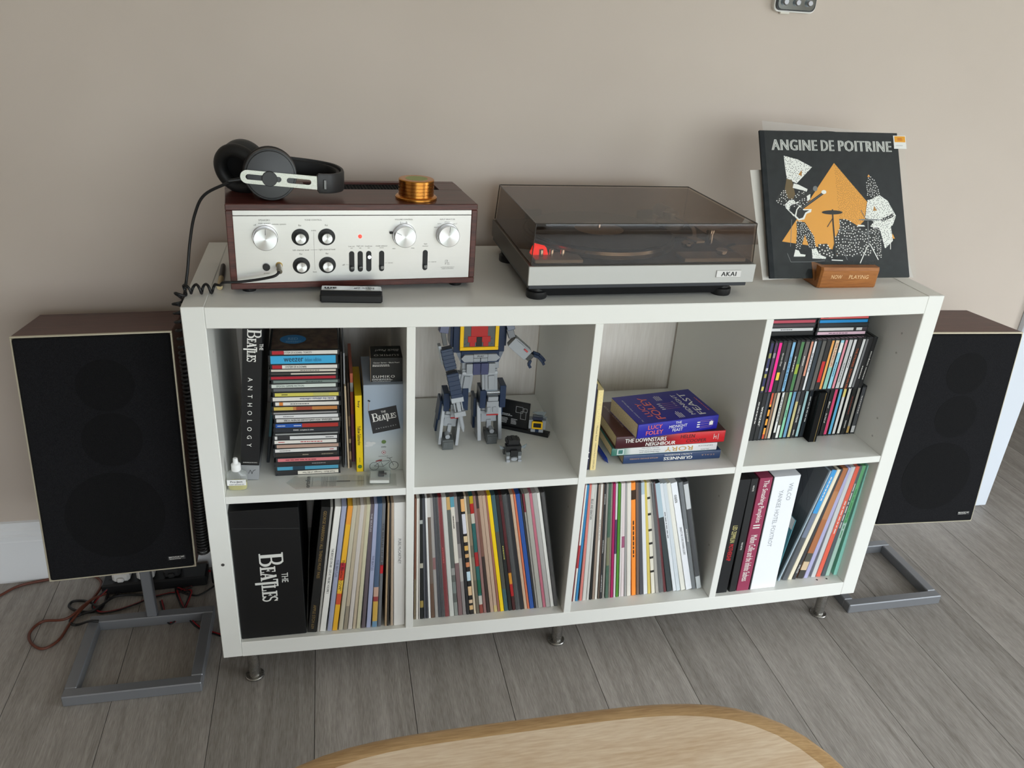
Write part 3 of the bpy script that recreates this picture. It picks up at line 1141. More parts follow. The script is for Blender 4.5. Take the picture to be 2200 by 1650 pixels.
# ================================================================== turntable
def turntable():
    zs = top_z(.82)
    x0, x1, y0, y1 = .597, 1.048, .022, .362
    W, D = x1 - x0, y1 - y0
    e = empty('turntable', (x0, y0, zs - .0006), (0, tilt(.82), math.radians(.6)))
    tag(e, 'silver turntable under a smoked plastic dust cover', 'turntable')
    zb, zt = .032, .068
    side = M((96, 92, 86), .4, .4)
    silver = M((178, 178, 174), .38, .35, .5, 'silver_paint')
    MB().box(.0, W, .004, D, zb, zt, .001).build('plinth', side, e)
    f = MB().box(-.0005, W + .0005, 0, .005, zb, zt, .0008).build('front_panel', silver, e)
    MB().box(.002, W - .012, .004, D - .004, zb - .008, zb, .001).build('lower_lip', M((44, 47, 52), .35, .3), e)
    v = [(.02, .012), (W - .035, .012), (W - .035, D - .03), (.02, D - .03)]
    lo = [(.045, .02), (W - .07, .02), (W - .07, D - .055), (.045, D - .055)]
    MB().add([(x, y, zb - .007) for x, y in v] + [(x, y, .0055) for x, y in lo], [(0, 1, 2, 3), (7, 6, 5, 4)] + [(k, k + 4, (k + 1) % 4 + 4, (k + 1) % 4) for k in range(4)]).build('underside', BLACK_MATT, e)
    for x, y in ((.025, .03), (W - .05, .03), (.02, D - .085), (W - .045, D - .085)):
        MB().lathe([(.0185, 0), (.02, .003), (.02, .014), (.016, .016), (.016, zb - .005)], 28).build('foot', BLACK_PLASTIC, e, (x, y, 0), smooth=40)
    # badge
    b = MB().box(W - .081, W - .029, -.0018, .001, .043, .057, .0006).build('badge', M((206, 206, 204), .3, .7), f)
    write(MB(), 'AKAI', (W - .055, -.002, .050), (1, 0, 0), (0, 0, 1), width=.031, height=.0085, bold=.035, spacing=1.1).build('lettering', INK_BLACK, b)
    # deck
    MB().box(.006, W - .006, .008, D - .004, zt - .001, zt + .002, .0006).build('deck', M((58, 54, 50), .45, .2), e)
    cx_, cy_ = .187, .176
    pl = MB().lathe([(.150, .0), (.150, .004), (.1535, .0042), (.1535, .0165), (.1515, .018), (.10, .0182)], 96).build('platter', M((34, 33, 33), .4, .4), e, (cx_, cy_, zt + .002), smooth=30)
    st = MB()
    n = 96
    for z in (.0165, .0118):
        pass
    MB().lathe([(.1541, .0098), (.1541, .0164)], 96, close=False).build('strobe_band', M((200, 196, 188), .22, 1.0), pl, smooth=30)
    for z in (.0025, .0048, .0071):
        MB().lathe([(.1537, z), (.1541, z + .0004), (.1541, z + .0012), (.1537, z + .0016)], 96, close=False).build('rim_ring', M((120, 112, 100), .3, .9), pl, smooth=30)
    MB().lathe([(.146, .0181), (.147, .0205), (.10, .0208), (.051, .0208), (.05, .0212)], 72).build('mat', M((20, 20, 20), .6), pl, smooth=30)
    MB().lathe([(.050, .0211), (.0502, .0214)], 48).build('mat_ring', M((150, 148, 140), .4, .6), pl)
    MB().lathe([(.0035, .02), (.0035, .032), (.002, .034)], 16).build('spindle', CHROME, pl, smooth=40)
    # front plates and controls
    MB().box(.013, .105, .012, .062, zt + .002, zt + .009, .001).build('control_plate', M((160, 156, 148), .4, .6), e)
    MB().box(W - .145, W - .018, .010, .055, zt + .002, zt + .010, .001).build('control_plate', M((150, 146, 138), .4, .6), e)
    for x in (.030, .050, .071):
        MB().lathe([(.0042, 0), (.0042, .012), (.0036, .013)], 18).build('button', CHROME, e, (x, .036, zt + .009), smooth=40)
    MB().prism([(.014, zt + .009), (.046, zt + .009), (.042, zt + .022), (.022, zt + .027), (.018, zt + .020)], .044, .06).build('strobe_lamp', emitter('strobe_red', (255, 40, 22), 1.6), e)
    # arm base, arm, headshell, counterweight
    ax, ay = W - .085, D - .105
    MB().box(W - .155, W - .03, D - .19, D - .04, zt + .002, zt + .012, .002).build('arm_board', M((44, 42, 40), .4), e)
    MB().lathe([(.032, 0), (.032, .012), (.027, .016), (.017, .018), (.017, .032), (.012, .034)], 36).build('arm_pivot', M((150, 148, 144), .3, .9), e, (ax, ay, zt + .012), smooth=35)
    MB().tube(smooth_pts([(ax, ay, zt + .038), (ax + .012, ay - .05, zt + .037), (ax + .004, ay - .11, zt + .036), (ax - .018, ay - .165, zt + .034)], 8), .0042, 12).build('tonearm', CHROME, e, smooth=50)
    MB().tube([(ax - .002, ay + .004, zt + .038), (ax - .010, ay + .045, zt + .0385)], .0145, 28).build('counterweight', M((120, 118, 114), .3, .9), e, smooth=40)
    m = Matrix.Translation((ax - .022, ay - .175, zt + .032)) @ Matrix.Rotation(.22, 4, 'Z')
    MB().box(-.01, .01, -.02, .014, -.002, .003, .001, 0, m).build('headshell', M((170, 168, 162), .35, .7), e)
    MB().lathe([(.007, 0), (.007, .024), (.009, .025), (.009, .031)], 20).build('arm_rest', CHROME, e, (W - .052, .105, zt + .009), smooth=40)
    for x, y in ((W - .058, .034), (W - .108, .085)):
        MB().lathe([(.009, 0), (.012, .003), (.012, .009), (.010, .011)], 24).build('cueing_knob', CHROME, e, (x, y, zt + .010), smooth=40)
    # dust cover: five walls of smoked sheet
    zl = zt + .003
    zh = .1465
    th = .003
    def frust(x0_, x1_, y0_, y1_, X0, X1, Y0, Y1, za, zb_):
        return [(x0_, y0_, za), (x1_, y0_, za), (x1_, y1_, za), (x0_, y1_, za), (X0, Y0, zb_), (X1, Y0, zb_), (X1, Y1, zb_), (X0, Y1, zb_)]
    o_ = frust(.004, W - .006, .004, D - .006, .008, W - .012, .0035, D - .018, zl, zh)
    i_ = frust(.004 + th, W - .006 - th, .004 + th, D - .006 - th, .008 + th, W - .012 - th, .0035 + th, D - .018 - th, zl, zh - th)
    F_ = []
    for k in range(4):
        k2 = (k + 1) % 4
        F_.append((k, k2, k2 + 4, k + 4))
        F_.append((8 + k, 8 + k + 4, 8 + k2 + 4, 8 + k2))
        F_.append((k, k + 8, k2 + 8, k2))
    F_ += [(4, 5, 6, 7), (15, 14, 13, 12)]
    MB().add(o_ + i_, F_).build('dust_cover', SMOKE, e)
    edge = MB()
    q = [Vector(p) for p in o_[4:]]
    ed = M((52, 46, 40), .2, 0, .6)
    for k in range(4):
        edge.tube([q[k], q[(k + 1) % 4]], .0011, 6)
    for k in range(4):
        edge.tube([Vector(o_[k]), Vector(o_[k + 4])], .0009, 6)
    edge.build('cover_edge', ed, e)
    for x in (.09, W - .1):
        MB().box(x - .018, x + .018, D - .006, D + .006, zt - .02, zt + .022, .002).build('hinge', BLACK_PLASTIC, e)
    return e


turntable()


def mains_lead():
    z = top_z(1.12) + .003
    o = MB().tube(smooth_pts([(1.06, .335, z + .012), (1.085, .345, z + .008), (1.115, .352, z), (1.15, .36, z), (1.19, .385, z), (1.2, .41, z - .03)], 6), .0028, 8).build('power_lead', M((18, 18, 18), .5), smooth=60)
    tag(o, 'thin black power lead running behind the turntable', 'cord')


mains_lead()


# ================================================================== record on display
def pip(x, y, poly):
    c = False
    j = len(poly) - 1
    for i in range(len(poly)):
        xi, yi = poly[i]
        xj, yj = poly[j]
        if (yi > y) != (yj > y) and x < (xj - xi) * (y - yi) / (yj - yi) + xi:
            c = not c
        j = i
    return c


def display_record():
    S = .315
    loc, yaw, tilt, roll = Vector((1.2834, .0881, .8814)), -.0716, .5448, .0225
    rot = Matrix.Rotation(yaw, 3, 'Z') @ Matrix.Rotation(-tilt, 3, 'X') @ Matrix.Rotation(-roll, 3, 'Y')
    e = empty('record_sleeve', loc, rot.to_euler())
    tag(e, 'charcoal record cover with an orange pyramid and dotted musicians on a wooden stand', 'record')
    MB().box(-S / 2, S / 2, 0, .005, 0, S, .0008).build('cover', speckle('charcoal_card', (36, 39, 41), (42, 45, 47), 60, .6, 0, .15), e)

    def uv(x, y):                              # print measured off the cover, in units of the cover's side
        v = (1475 - y) / 1308.0
        xl = 215 + (135 - 215) * v
        xr = 1470 + (1345 - 1470) * v
        return ((x - xl) / (xr - xl) - .5) * S, v * S
    layer = [0]
    inks = {'white': M((240, 238, 231), .5), 'orange': M((232, 160, 62), .5), 'amber': M((176, 120, 46), .5), 'black': M((30, 30, 31), .5), 'brown': M((104, 84, 50), .5), 'grey': M((120, 122, 122), .5), 'pale': M((168, 168, 164), .5)}
    names = list(inks)
    pr = MB()

    def poly(pts, ink):
        layer[0] += 1
        y = -.00012 - .000012 * layer[0]
        pr.flat([(uv(a, b)[0], y, uv(a, b)[1]) for a, b in pts], names.index(ink))

    def dots(pts, ink, n, r, seed):
        rnd = random.Random(seed)
        layer[0] += 1
        y = -.00012 - .000012 * layer[0]
        xs, ys = [p[0] for p in pts], [p[1] for p in pts]
        done = []
        for _ in range(n * 12):
            if len(done) >= n:
                break
            a, b = rnd.uniform(min(xs), max(xs)), rnd.uniform(min(ys), max(ys))
            if pip(a, b, pts) and all((a - p) ** 2 + (b - q) ** 2 > (r * 3) ** 2 for p, q in done):
                done.append((a, b))
                pr.flat([(uv(a + r * math.cos(t), b + r * math.sin(t))[0], y, uv(a + r * math.cos(t), b + r * math.sin(t))[1]) for t in (0, 1.05, 2.1, 3.14, 4.2, 5.24)], names.index(ink))

    def line(pts, w, ink):
        layer[0] += 1
        y = -.00012 - .000012 * layer[0]
        for (a, b), (c, d) in zip(pts, pts[1:]):
            L = math.hypot(c - a, d - b) or 1
            nx, ny = -(d - b) / L * w / 2, (c - a) / L * w / 2
            pr.flat([(uv(*p)[0], y, uv(*p)[1]) for p in ((a + nx, b + ny), (c + nx, d + ny), (c - nx, d - ny), (a - nx, b - ny))], names.index(ink))

    def ellipse(cx_, cy_, rx, ry, ink, n=20):
        poly([(cx_ + rx * math.cos(2 * PI * k / n), cy_ + ry * math.sin(2 * PI * k / n)) for k in range(n)], ink)
    # pyramid
    poly([(783, 452), (325, 1155), (560, 1190), (770, 1225), (835, 1025), (806, 690)], 'orange')
    right = [(783, 452), (806, 690), (835, 1025), (1010, 1015), (1060, 960), (1078, 800)]
    poly(right, 'orange')
    dots(right, 'amber', 420, 4, 2)
    poly([(1310, 1085), (1332, 1130), (1300, 1132)], 'orange')
    ellipse(1020, 1188, 30, 18, 'orange')
    poly([(1110, 1110), (1170, 1165), (1140, 1190), (1095, 1180)], 'orange')
    ellipse(860, 1268, 55, 12, 'orange')
    # guitarist in a pointed spotted hood
    hood = [(345, 393), (465, 425), (590, 492), (455, 640), (370, 600), (352, 470)]
    poly(hood, 'white'); dots(hood, 'black', 90, 4, 3)
    poly([(470, 562), (500, 520), (500, 572)], 'amber')
    poly([(368, 598), (415, 612), (442, 735), (425, 780), (380, 775), (352, 690)], 'brown')
    body = [(352, 690), (380, 775), (425, 780), (460, 720), (520, 700), (560, 720), (575, 790), (480, 860), (350, 840), (268, 805), (300, 740)]
    poly(body, 'black'); dots(body, 'white', 60, 5, 4)
    poly([(430, 640), (470, 650), (550, 690), (545, 708), (480, 695), (420, 680)], 'white')
    poly([(540, 730), (575, 735), (572, 780), (550, 800)], 'white')
    arm = [(390, 790), (460, 785), (470, 815), (400, 835), (390, 880), (440, 925), (430, 935), (360, 860), (352, 830)]
    poly(arm, 'white'); dots(arm, 'black', 20, 4, 5)
    gtr = [(452, 870), (480, 835), (520, 870), (585, 868), (580, 895), (540, 910), (520, 960), (470, 970), (435, 935)]
    poly(gtr, 'white')
    poly([(460, 875), (482, 848), (516, 880), (565, 878), (530, 900), (508, 945), (475, 955), (450, 930)], 'black')
    line([(470, 885), (690, 722)], 22, 'black'); line([(475, 880), (690, 722)], 3, 'grey'); line([(440, 800), (620, 690)], 26, 'black')
    ellipse(693, 715, 22, 18, 'white'); ellipse(617, 685, 20, 24, 'grey')
    legs = [(452, 975), (525, 985), (605, 1110), (622, 1225), (572, 1230), (525, 1098), (490, 1220), (445, 1215), (455, 1080)]
    poly(legs, 'black'); dots(legs, 'white', 95, 5, 6)
    poly([(440, 1225), (470, 1235), (485, 1265), (530, 1272), (525, 1288), (425, 1288)], 'white')
    ft = [(585, 1225), (625, 1215), (650, 1270), (712, 1295), (705, 1310), (590, 1305)]
    poly(ft, 'white'); dots(ft, 'black', 18, 3, 7)
    line([(370, 1260), (400, 1335), (560, 1335), (700, 1325)], 4, 'grey'); line([(410, 960), (398, 1200)], 4, 'grey')
    # drums and drummer in a spotted robe
    kit = [(640, 1180), (720, 1175), (775, 1270), (760, 1305), (650, 1270)]
    poly(kit, 'black'); dots(kit, 'white', 28, 7, 8)
    drum = [(830, 955), (900, 960), (1000, 1020), (1040, 1050), (1150, 1040), (1180, 1080), (1170, 1200), (1100, 1290), (810, 1285), (790, 1130), (835, 1040)]
    poly(drum, 'black'); dots(drum, 'white', 150, 6, 9)
    for a, b in (((830, 960), (845, 1060)), ((810, 1060), (1000, 1050)), ((850, 1130), (960, 1140)), ((1000, 1075), (1130, 1070)), ((1040, 1090), (1120, 1085)), ((830, 1200), (960, 1230)), ((980, 1100), (970, 1200))):
        line([a, b], 5, 'grey')
    poly([(990, 1005), (1050, 1010), (1060, 1022), (1000, 1022)], 'white')
    ellipse(766, 897, 92, 19, 'black'); line([(768, 870), (775, 1000), (800, 1300)], 12, 'black'); line([(770, 950), (722, 1028)], 7, 'black'); line([(795, 1150), (760, 1260)], 7, 'black')
    cone = [(1090, 560), (1140, 600), (1172, 660), (1195, 740), (1135, 775), (1078, 742), (1065, 640)]
    poly(cone, 'black'); dots(cone, 'white', 70, 5, 10)
    poly([(1078, 575), (1088, 552), (1104, 574)], 'orange')
    robe = [(1080, 785), (1120, 775), (1190, 740), (1262, 790), (1338, 925), (1310, 1010), (1292, 1022), (1312, 1150), (1240, 1222), (1195, 1060), (1105, 1020), (1140, 980), (1060, 945)]
    poly(robe, 'white'); dots(robe, 'black', 210, 4, 11)
    poly([(1140, 835), (1165, 880), (1130, 882)], 'amber')
    slv = [(1190, 962), (1310, 905), (1325, 930), (1215, 980)]
    poly(slv, 'black'); dots(slv, 'white', 14, 5, 12)
    leg2 = [(1130, 1035), (1185, 1030), (1215, 1200), (1205, 1300), (1170, 1290), (1160, 1200)]
    poly(leg2, 'black'); dots(leg2, 'white', 40, 5, 13)
    ellipse(1095, 962, 98, 7, 'grey')
    line([(1085, 975), (1090, 1180)], 8, 'grey'); line([(1085, 1190), (1015, 1350)], 8, 'white'); line([(1105, 1180), (1180, 1320)], 8, 'white')
    line([(1020, 875), (1060, 945)], 5, 'grey'); line([(1290, 1110), (1290, 1228)], 6, 'white'); line([(760, 1320), (860, 1325)], 9, 'white'); line([(860, 1230), (900, 1320)], 6, 'grey')
    pr.build('cover_print', [inks[k] for k in names], e)
    # title in outlined capitals
    def title(y, bold, mat):
        t = MB()
        for s, xa, xb in (('ANGINE', 240, 632), ('DE', 668, 780), ('POITRINE', 820, 1290)):
            a, b = uv(xa, 292), uv(xb, 300)
            write(t, s, ((a[0] + b[0]) / 2, y, a[1] - .001), (1, 0, 0), (0, 0, 1), width=b[0] - a[0] - .001, height=.0235, bold=bold, spacing=1.12)
        t.build('title', mat, e)
    title(-.0006, .065, inks['white']); title(-.0010, 0.0, inks['pale'])
    # clear outer sleeve, wider than the cover, open flap above it
    f = MB()
    f.box(-S / 2 + .010, S / 2 + .014, -.0016, -.0014, -.002, S + .0)
    flap = MB().add([(-S / 2 + .012, .0055, S * .1), (S / 2 + .012, .0055, 0), (S / 2 - .05, .0075, S + .004), (-S / 2 + .012, .0075, S + .024)], [(0, 1, 2, 3)])
    flap.build('film_flap', clear_plastic('hazy_film', (250, 250, 250), .06, .15, .16), e)
    # crinkled lower corner of the film
    rnd = random.Random(5)
    n = 9
    v, fc = [], []
    for j in range(2 + 2):
        for i in range(n + 1):
            v.append((-S / 2 + .01 + (S + .012) * i / n, -.0022 - rnd.uniform(0, .0035), -.001 + .034 * j / 3))
    for j in range(3):
        for i in range(n):
            fc.append((j * (n + 1) + i, j * (n + 1) + i + 1, (j + 1) * (n + 1) + i + 1, (j + 1) * (n + 1) + i))
    f.add(v, fc)
    f.build('outer_film', clear_plastic('sleeve_film', (254, 255, 255), .042, .06), e, smooth=None)
    # the disc showing above the cover and the white inner sleeve behind
    MB().lathe([(.15, 0), (.15, .0018)], 64).build('disc', M((42, 42, 43), .25), e, (.0, .0085, S - .146), (PI / 2, 0, 0), 40)
    m = Matrix.Translation((-S / 2 - .008, .016, .0)) @ Matrix.Rotation(-.045, 4, 'Y')
    MB().box(0, S - .04, 0, .0012, .0, .235, .0002, 0, m).build('inner_sleeve', M((222, 218, 210), .6), e)
    # price sticker
    p = MB().box(S / 2 - .012, S / 2 + .017, -.0026, -.0022, S - .036, S - .007).build('price_sticker', M((226, 226, 222), .5), e)
    q = MB().box(S / 2 - .0095, S / 2 + .0155, -.0028, -.0025, S - .0215, S - .0085).build('sticker_band', M((226, 158, 44), .5), p)
    bpy_l = rows_of_dashes(MB(), (S / 2 + .003, -.003, S - .015), (1, 0, 0), (0, 0, 1), .012, .006, 2, 0, 9)
    bpy_l.build('sticker_print', M((180, 60, 36), .5), q)
    rows_of_dashes(MB(), (S / 2 + .003, -.0028, S - .029), (1, 0, 0), (0, 0, 1), .02, .003, 1, 0, 4).build('sticker_print', M((176, 178, 178), .6), p)

    # wooden stand with a slot
    st = empty('record_stand', (1.287, .1, top_z(1.29)), (0, 0, -.03))
    tag(st, 'honey-coloured wooden block stand with carved lettering holding the record', 'stand')
    # block: upright front face, bevelled foot; slot cut at the cover's slope
    hgt, hw = .044, .066
    prof = [(-.033, 0), (-.035, .004), (-.0375, .038), (-.035, hgt), (-.0155, hgt), (-.0245, .0135), (-.018, .0095), (.0075, hgt - .001), (.03, hgt - .004), (.048, .014), (.048, 0)]
    n = len(prof)
    c = .004
    v = []
    for x, k in ((-hw, .9), (-hw + c, 1), (hw - c, 1), (hw, .9)):
        for y, z in prof:
            v.append((x, y * (k if y < 0 else 1), z if z else 0))
    f = []
    for s in range(3):
        f += [(s * n + i, s * n + (i + 1) % n, (s + 1) * n + (i + 1) % n, (s + 1) * n + i) for i in range(n)]
    f += [tuple(range(n)), tuple(3 * n + i for i in range(n - 1, -1, -1))]
    MB().add(v, f).build('block', STAND_WOOD, st)
    l = MB()
    up = Vector((0, -.0025, .034)).normalized()
    write(l, 'NOW', (-.0295, -.0368, .0245), (1, 0, 0), up, width=.024, height=.0085)
    write(l, 'PLAYING', (.0205, -.0368, .0245), (1, 0, 0), up, width=.044, height=.0085)
    l.build('lettering', M((232, 196, 146), .5), st)


display_record()

# ================================================================== rows of records, discs and books
_rows = {}


def band_box(mb, w, d, h, bands, mats, base, top_rgb=None):
    """upright sleeve: spine towards -y split in colour bands [(z0, z1, rgb)], the rest in the base colour"""
    cuts = [(0.0, 1.0, base)]
    for z0, z1, c in bands:
        new = []
        for a, b, q in cuts:
            if z1 <= a or z0 >= b:
                new.append((a, b, q))
                continue
            if a < z0: new.append((a, z0, q))
            new.append((max(a, z0), min(b, z1), c))
            if z1 < b: new.append((z1, b, q))
        cuts = new
    def idx(c):
        m = M(c, .45, 0, .4)
        if m not in mats:
            mats.append(m)
        return mats.index(m)
    x0, x1 = -w / 2, w / 2
    e = min(.0012, w * .3)
    prof = [(x0, e), (x0 + e * .45, e * .2), (x0 + e, 0), (x1 - e, 0), (x1 - e * .45, e * .2), (x1, e)]
    for a, b, q in cuts:
        k = idx(q)
        v = [(x, y, a * h) for x, y in prof] + [(x, y, b * h) for x, y in prof]
        n = len(prof)
        mb.add(v, [(i, i + 1, i + 1 + n, i + n) for i in range(n - 1)], k)
    k = idx(base)
    mb.add([(x0, e, 0), (x1, e, 0), (x1, d, 0), (x0, d, 0), (x0, e, h), (x1, e, h), (x1, d, h), (x0, d, h)],
           [(0, 4, 7, 3), (1, 2, 6, 5), (3, 7, 6, 2)], k)
    n = len(prof)
    top = [(x, y, h) for x, y in prof] + [(x1, d, h), (x0, d, h)]
    edge = idx(top_rgb or (196, 186, 168)) if w > .0025 else k
    mb.add(top, [tuple(range(len(top)))], edge)
    mb.add([(x, y, 0) for x, y, _ in top], [tuple(range(len(top)))], k)


def sleeve(kind, x, y, z, w, h, d, lean, rgb, bands=(), text=None, tcol=None, label='', cat='record', group=None, film=False, tpos=None, tlen=.6, flip=False, th=None):
    mats = []
    mb = MB()
    band_box(mb, w, d, h, list(bands), mats, rgb, rgb)
    o = mb.build(kind, mats, None, (x, y, z + w / 2 * abs(math.sin(lean)) + .0002), (0, lean, 0))
    tag(o, label, cat, group)
    if text:
        l = MB()
        items = text if isinstance(text, list) else [(text, .5 if tpos is None else tpos, tlen, tcol)]
        cols = []
        for s, zc, ln_, c in items:
            m = M(c or (226, 224, 218), .5)
            if m not in cols:
                cols.append(m)
            up = (1, 0, 0) if not flip else (-1, 0, 0)
            rt = (0, 0, -1) if not flip else (0, 0, 1)
            if s[0] == '~':
                rows_of_dashes(l, (0, -.0002, zc * h), rt, up, ln_ * h, (th or w * .5), 1, cols.index(m), int(zc * 97) + len(s))
            else:
                write(l, s, (0, -.0002, zc * h), rt, up, width=ln_ * h, height=(th or w * .5), bold=.01, mi=cols.index(m))
        l.build('spine_lettering', cols, o)
    if film:
        f = MB()
        a, e = w / 2 + .0012, .0045
        f.add([(-a, .05, -.0), (-a, -.001, 0), (-a * .25, -e, -.0), (a * .25, -e, 0), (a, -.001, 0), (a, .05, 0)] + [(-a, .05, h + .004), (-a, -.001, h + .004), (-a * .25, -e, h + .004), (a * .25, -e, h + .004), (a, -.001, h + .004), (a, .05, h + .004)],
              [(i, i + 1, i + 7, i + 6) for i in range(5)])
        f.build('film_cover', FILM, o)
    return o


def neighbours_label(names, i, noun, where):
    a = names[i]
    p = names[i - 1] if i > 0 else None
    n = names[i + 1] if i < len(names) - 1 else None
    if p and n:
        for s in ('%s %s between the %s and %s ones %s' % (a, noun, p, n, where), '%s %s between the %s and %s ones' % (a, noun, p, n), '%s %s next to the %s one %s' % (a, noun, p, where), '%s %s next to the %s one' % (a, noun, p)):
            if len(s.split()) <= 16:
                return s
    return '%s %s at the end by the %s one %s' % (a, noun, p or n, where)


def row(items, crop, bl, tl, ysp, zfun, h, d, kind, noun, where, cat, group, film_every=0):
    """items: (left, right, top_left, top_right, colour name, rgb[, options]) in the measuring crop; crop = (ox, oy, scale)"""
    ox, oy, s = crop
    names = [it[4] for it in items]
    used = set()
    for i, it in enumerate(items):
        b0, b1, t0, t1, nm, rgb = it[:6]
        opt = dict(it[6]) if len(it) > 6 else {}
        def at(cx_, ln_):
            cy_ = ln_[0][1] + (ln_[1][1] - ln_[0][1]) * (cx_ - ln_[0][0]) / (ln_[1][0] - ln_[0][0])
            return on_y(ox + cx_ * s, oy + cy_ * s, opt.get('y', ysp))
        pb0, pb1, pt0, pt1 = at(b0, bl), at(b1, bl), at(t0, tl), at(t1, tl)
        w = max(pb1.x - pb0.x - .0003, .0022)
        xc = (pb0.x + pb1.x) / 2
        lean = math.atan2((pt0.x + pt1.x) / 2 - xc, (pt0.z + pt1.z) / 2 - (pb0.z + pb1.z) / 2)
        lab = opt.pop('label', None) or neighbours_label(names, i, noun, where)
        y = opt.pop('y', ysp)
        hh = opt.pop('h', h)
        sleeve(opt.pop('kind', kind), xc, y, zfun(xc), w, hh, opt.pop('d', d), lean, rgb, label=lab, cat=opt.pop('cat', cat), group=group,
               film=opt.pop('film', film_every and i % film_every == 0), **opt)


WH = (222, 220, 214)
BK = (32, 32, 33)
# ------------------------------------------------ lower left cube: box set and records
def box_set(name, x0, x1, y, z, h, d, rgb, label, cat='box set', rough=.4):
    e = empty(name, ((x0 + x1) / 2, y, z))
    tag(e, label, cat)
    b = MB().box(-(x1 - x0) / 2, (x1 - x0) / 2, 0, d, 0, h, .0012).build('box', M(rgb, rough, 0, .4), e)
    return e, b


def beatles_logo(mb, c, right, up, W, mi=0):
    """the wordmark: small THE above BEATLES with a tall B and a long dropped T"""
    r, u, c = Vector(right).normalized(), Vector(up).normalized(), Vector(c)
    nrm = r.cross(u)
    lift = [0.0]
    def P(x, y):
        return c + r * (x * W) + u * (y * W) + nrm * lift[0]
    def rect(x0, x1, y0, y1):
        lift[0] += 6e-6
        mb.flat([P(x0, y0), P(x1, y0), P(x1, y1), P(x0, y1)], mi)
    def arc_band(cx_, cy_, rx, ry, tx, ty, a0, a1, n=10):
        lift[0] += 6e-6
        for k in range(n):
            a, b = math.radians(a0 + (a1 - a0) * k / n), math.radians(a0 + (a1 - a0) * (k + 1) / n)
            mb.flat([P(cx_ + rx * math.cos(a), cy_ + ry * math.sin(a)), P(cx_ + rx * math.cos(b), cy_ + ry * math.sin(b)),
                     P(cx_ + (rx - tx) * math.cos(b), cy_ + (ry - ty) * math.sin(b)), P(cx_ + (rx - tx) * math.cos(a), cy_ + (ry - ty) * math.sin(a))], mi)
    # B
    B0, B1 = -.09, .30
    rect(-.50, -.30, B1 - .025, B1); rect(-.50, -.30, B0, B0 + .025)
    rect(-.47, -.405, B0, B1); rect(-.405, -.33, .095, .12)
    arc_band(-.335, .2, .085, .1, .05, .028, -90, 90); arc_band(-.33, .01, .105, .1, .055, .028, -90, 90)
    # E A T L E S
    h0, h1 = -.09, .16
    def E_(x):
        rect(x, x + .115, h1 - .022, h1); rect(x, x + .12, h0, h0 + .022); rect(x + .018, x + .062, h0, h1); rect(x + .06, x + .095, .03, .052)
        rect(x + .1, x + .116, h1 - .06, h1); rect(x + .105, x + .122, h0, h0 + .065); rect(x + .085, x + .098, .01, .072)
    E_(-.225)
    # A
    lift[0] += 6e-6
    mb.flat([P(-.095, h0), P(-.068, h0), P(-.008, h1 + .01), P(-.03, h1 + .01)], mi)
    lift[0] += 6e-6
    mb.flat([P(.005, h0), P(.058, h0), P(.0, h1 + .01), P(-.05, h1 + .01)], mi)
    rect(-.068, .01, -.02, .0); rect(-.112, -.045, h0, h0 + .018); rect(-.012, .075, h0, h0 + .018)
    # T with the long stem
    rect(.045, .20, h1, h1 + .03); rect(.045, .062, h1 - .05, h1 + .03); rect(.184, .20, h1 - .05, h1 + .03)
    rect(.1, .148, h0 - .10, h1 + .02)
    # L
    rect(.16, .235, h1 - .04, h1 - .02) ; rect(.178, .222, h0, h1 - .02); rect(.16, .285, h0, h0 + .022); rect(.268, .286, h0, h0 + .075)
    E_(.295)
    # S
    arc_band(.465, .098, .052, .068, .026, .028, 20, 270); arc_band(.463, -.02, .055, .076, .026, .03, -160, 90)
    rect(.5, .514, h1 - .06, h1 + .0); rect(.406, .42, h0, h0 + .06)
    write(mb, 'THE', P(.03, .305), right, up, width=.2 * W, height=.105 * W, bold=.02, mi=mi)


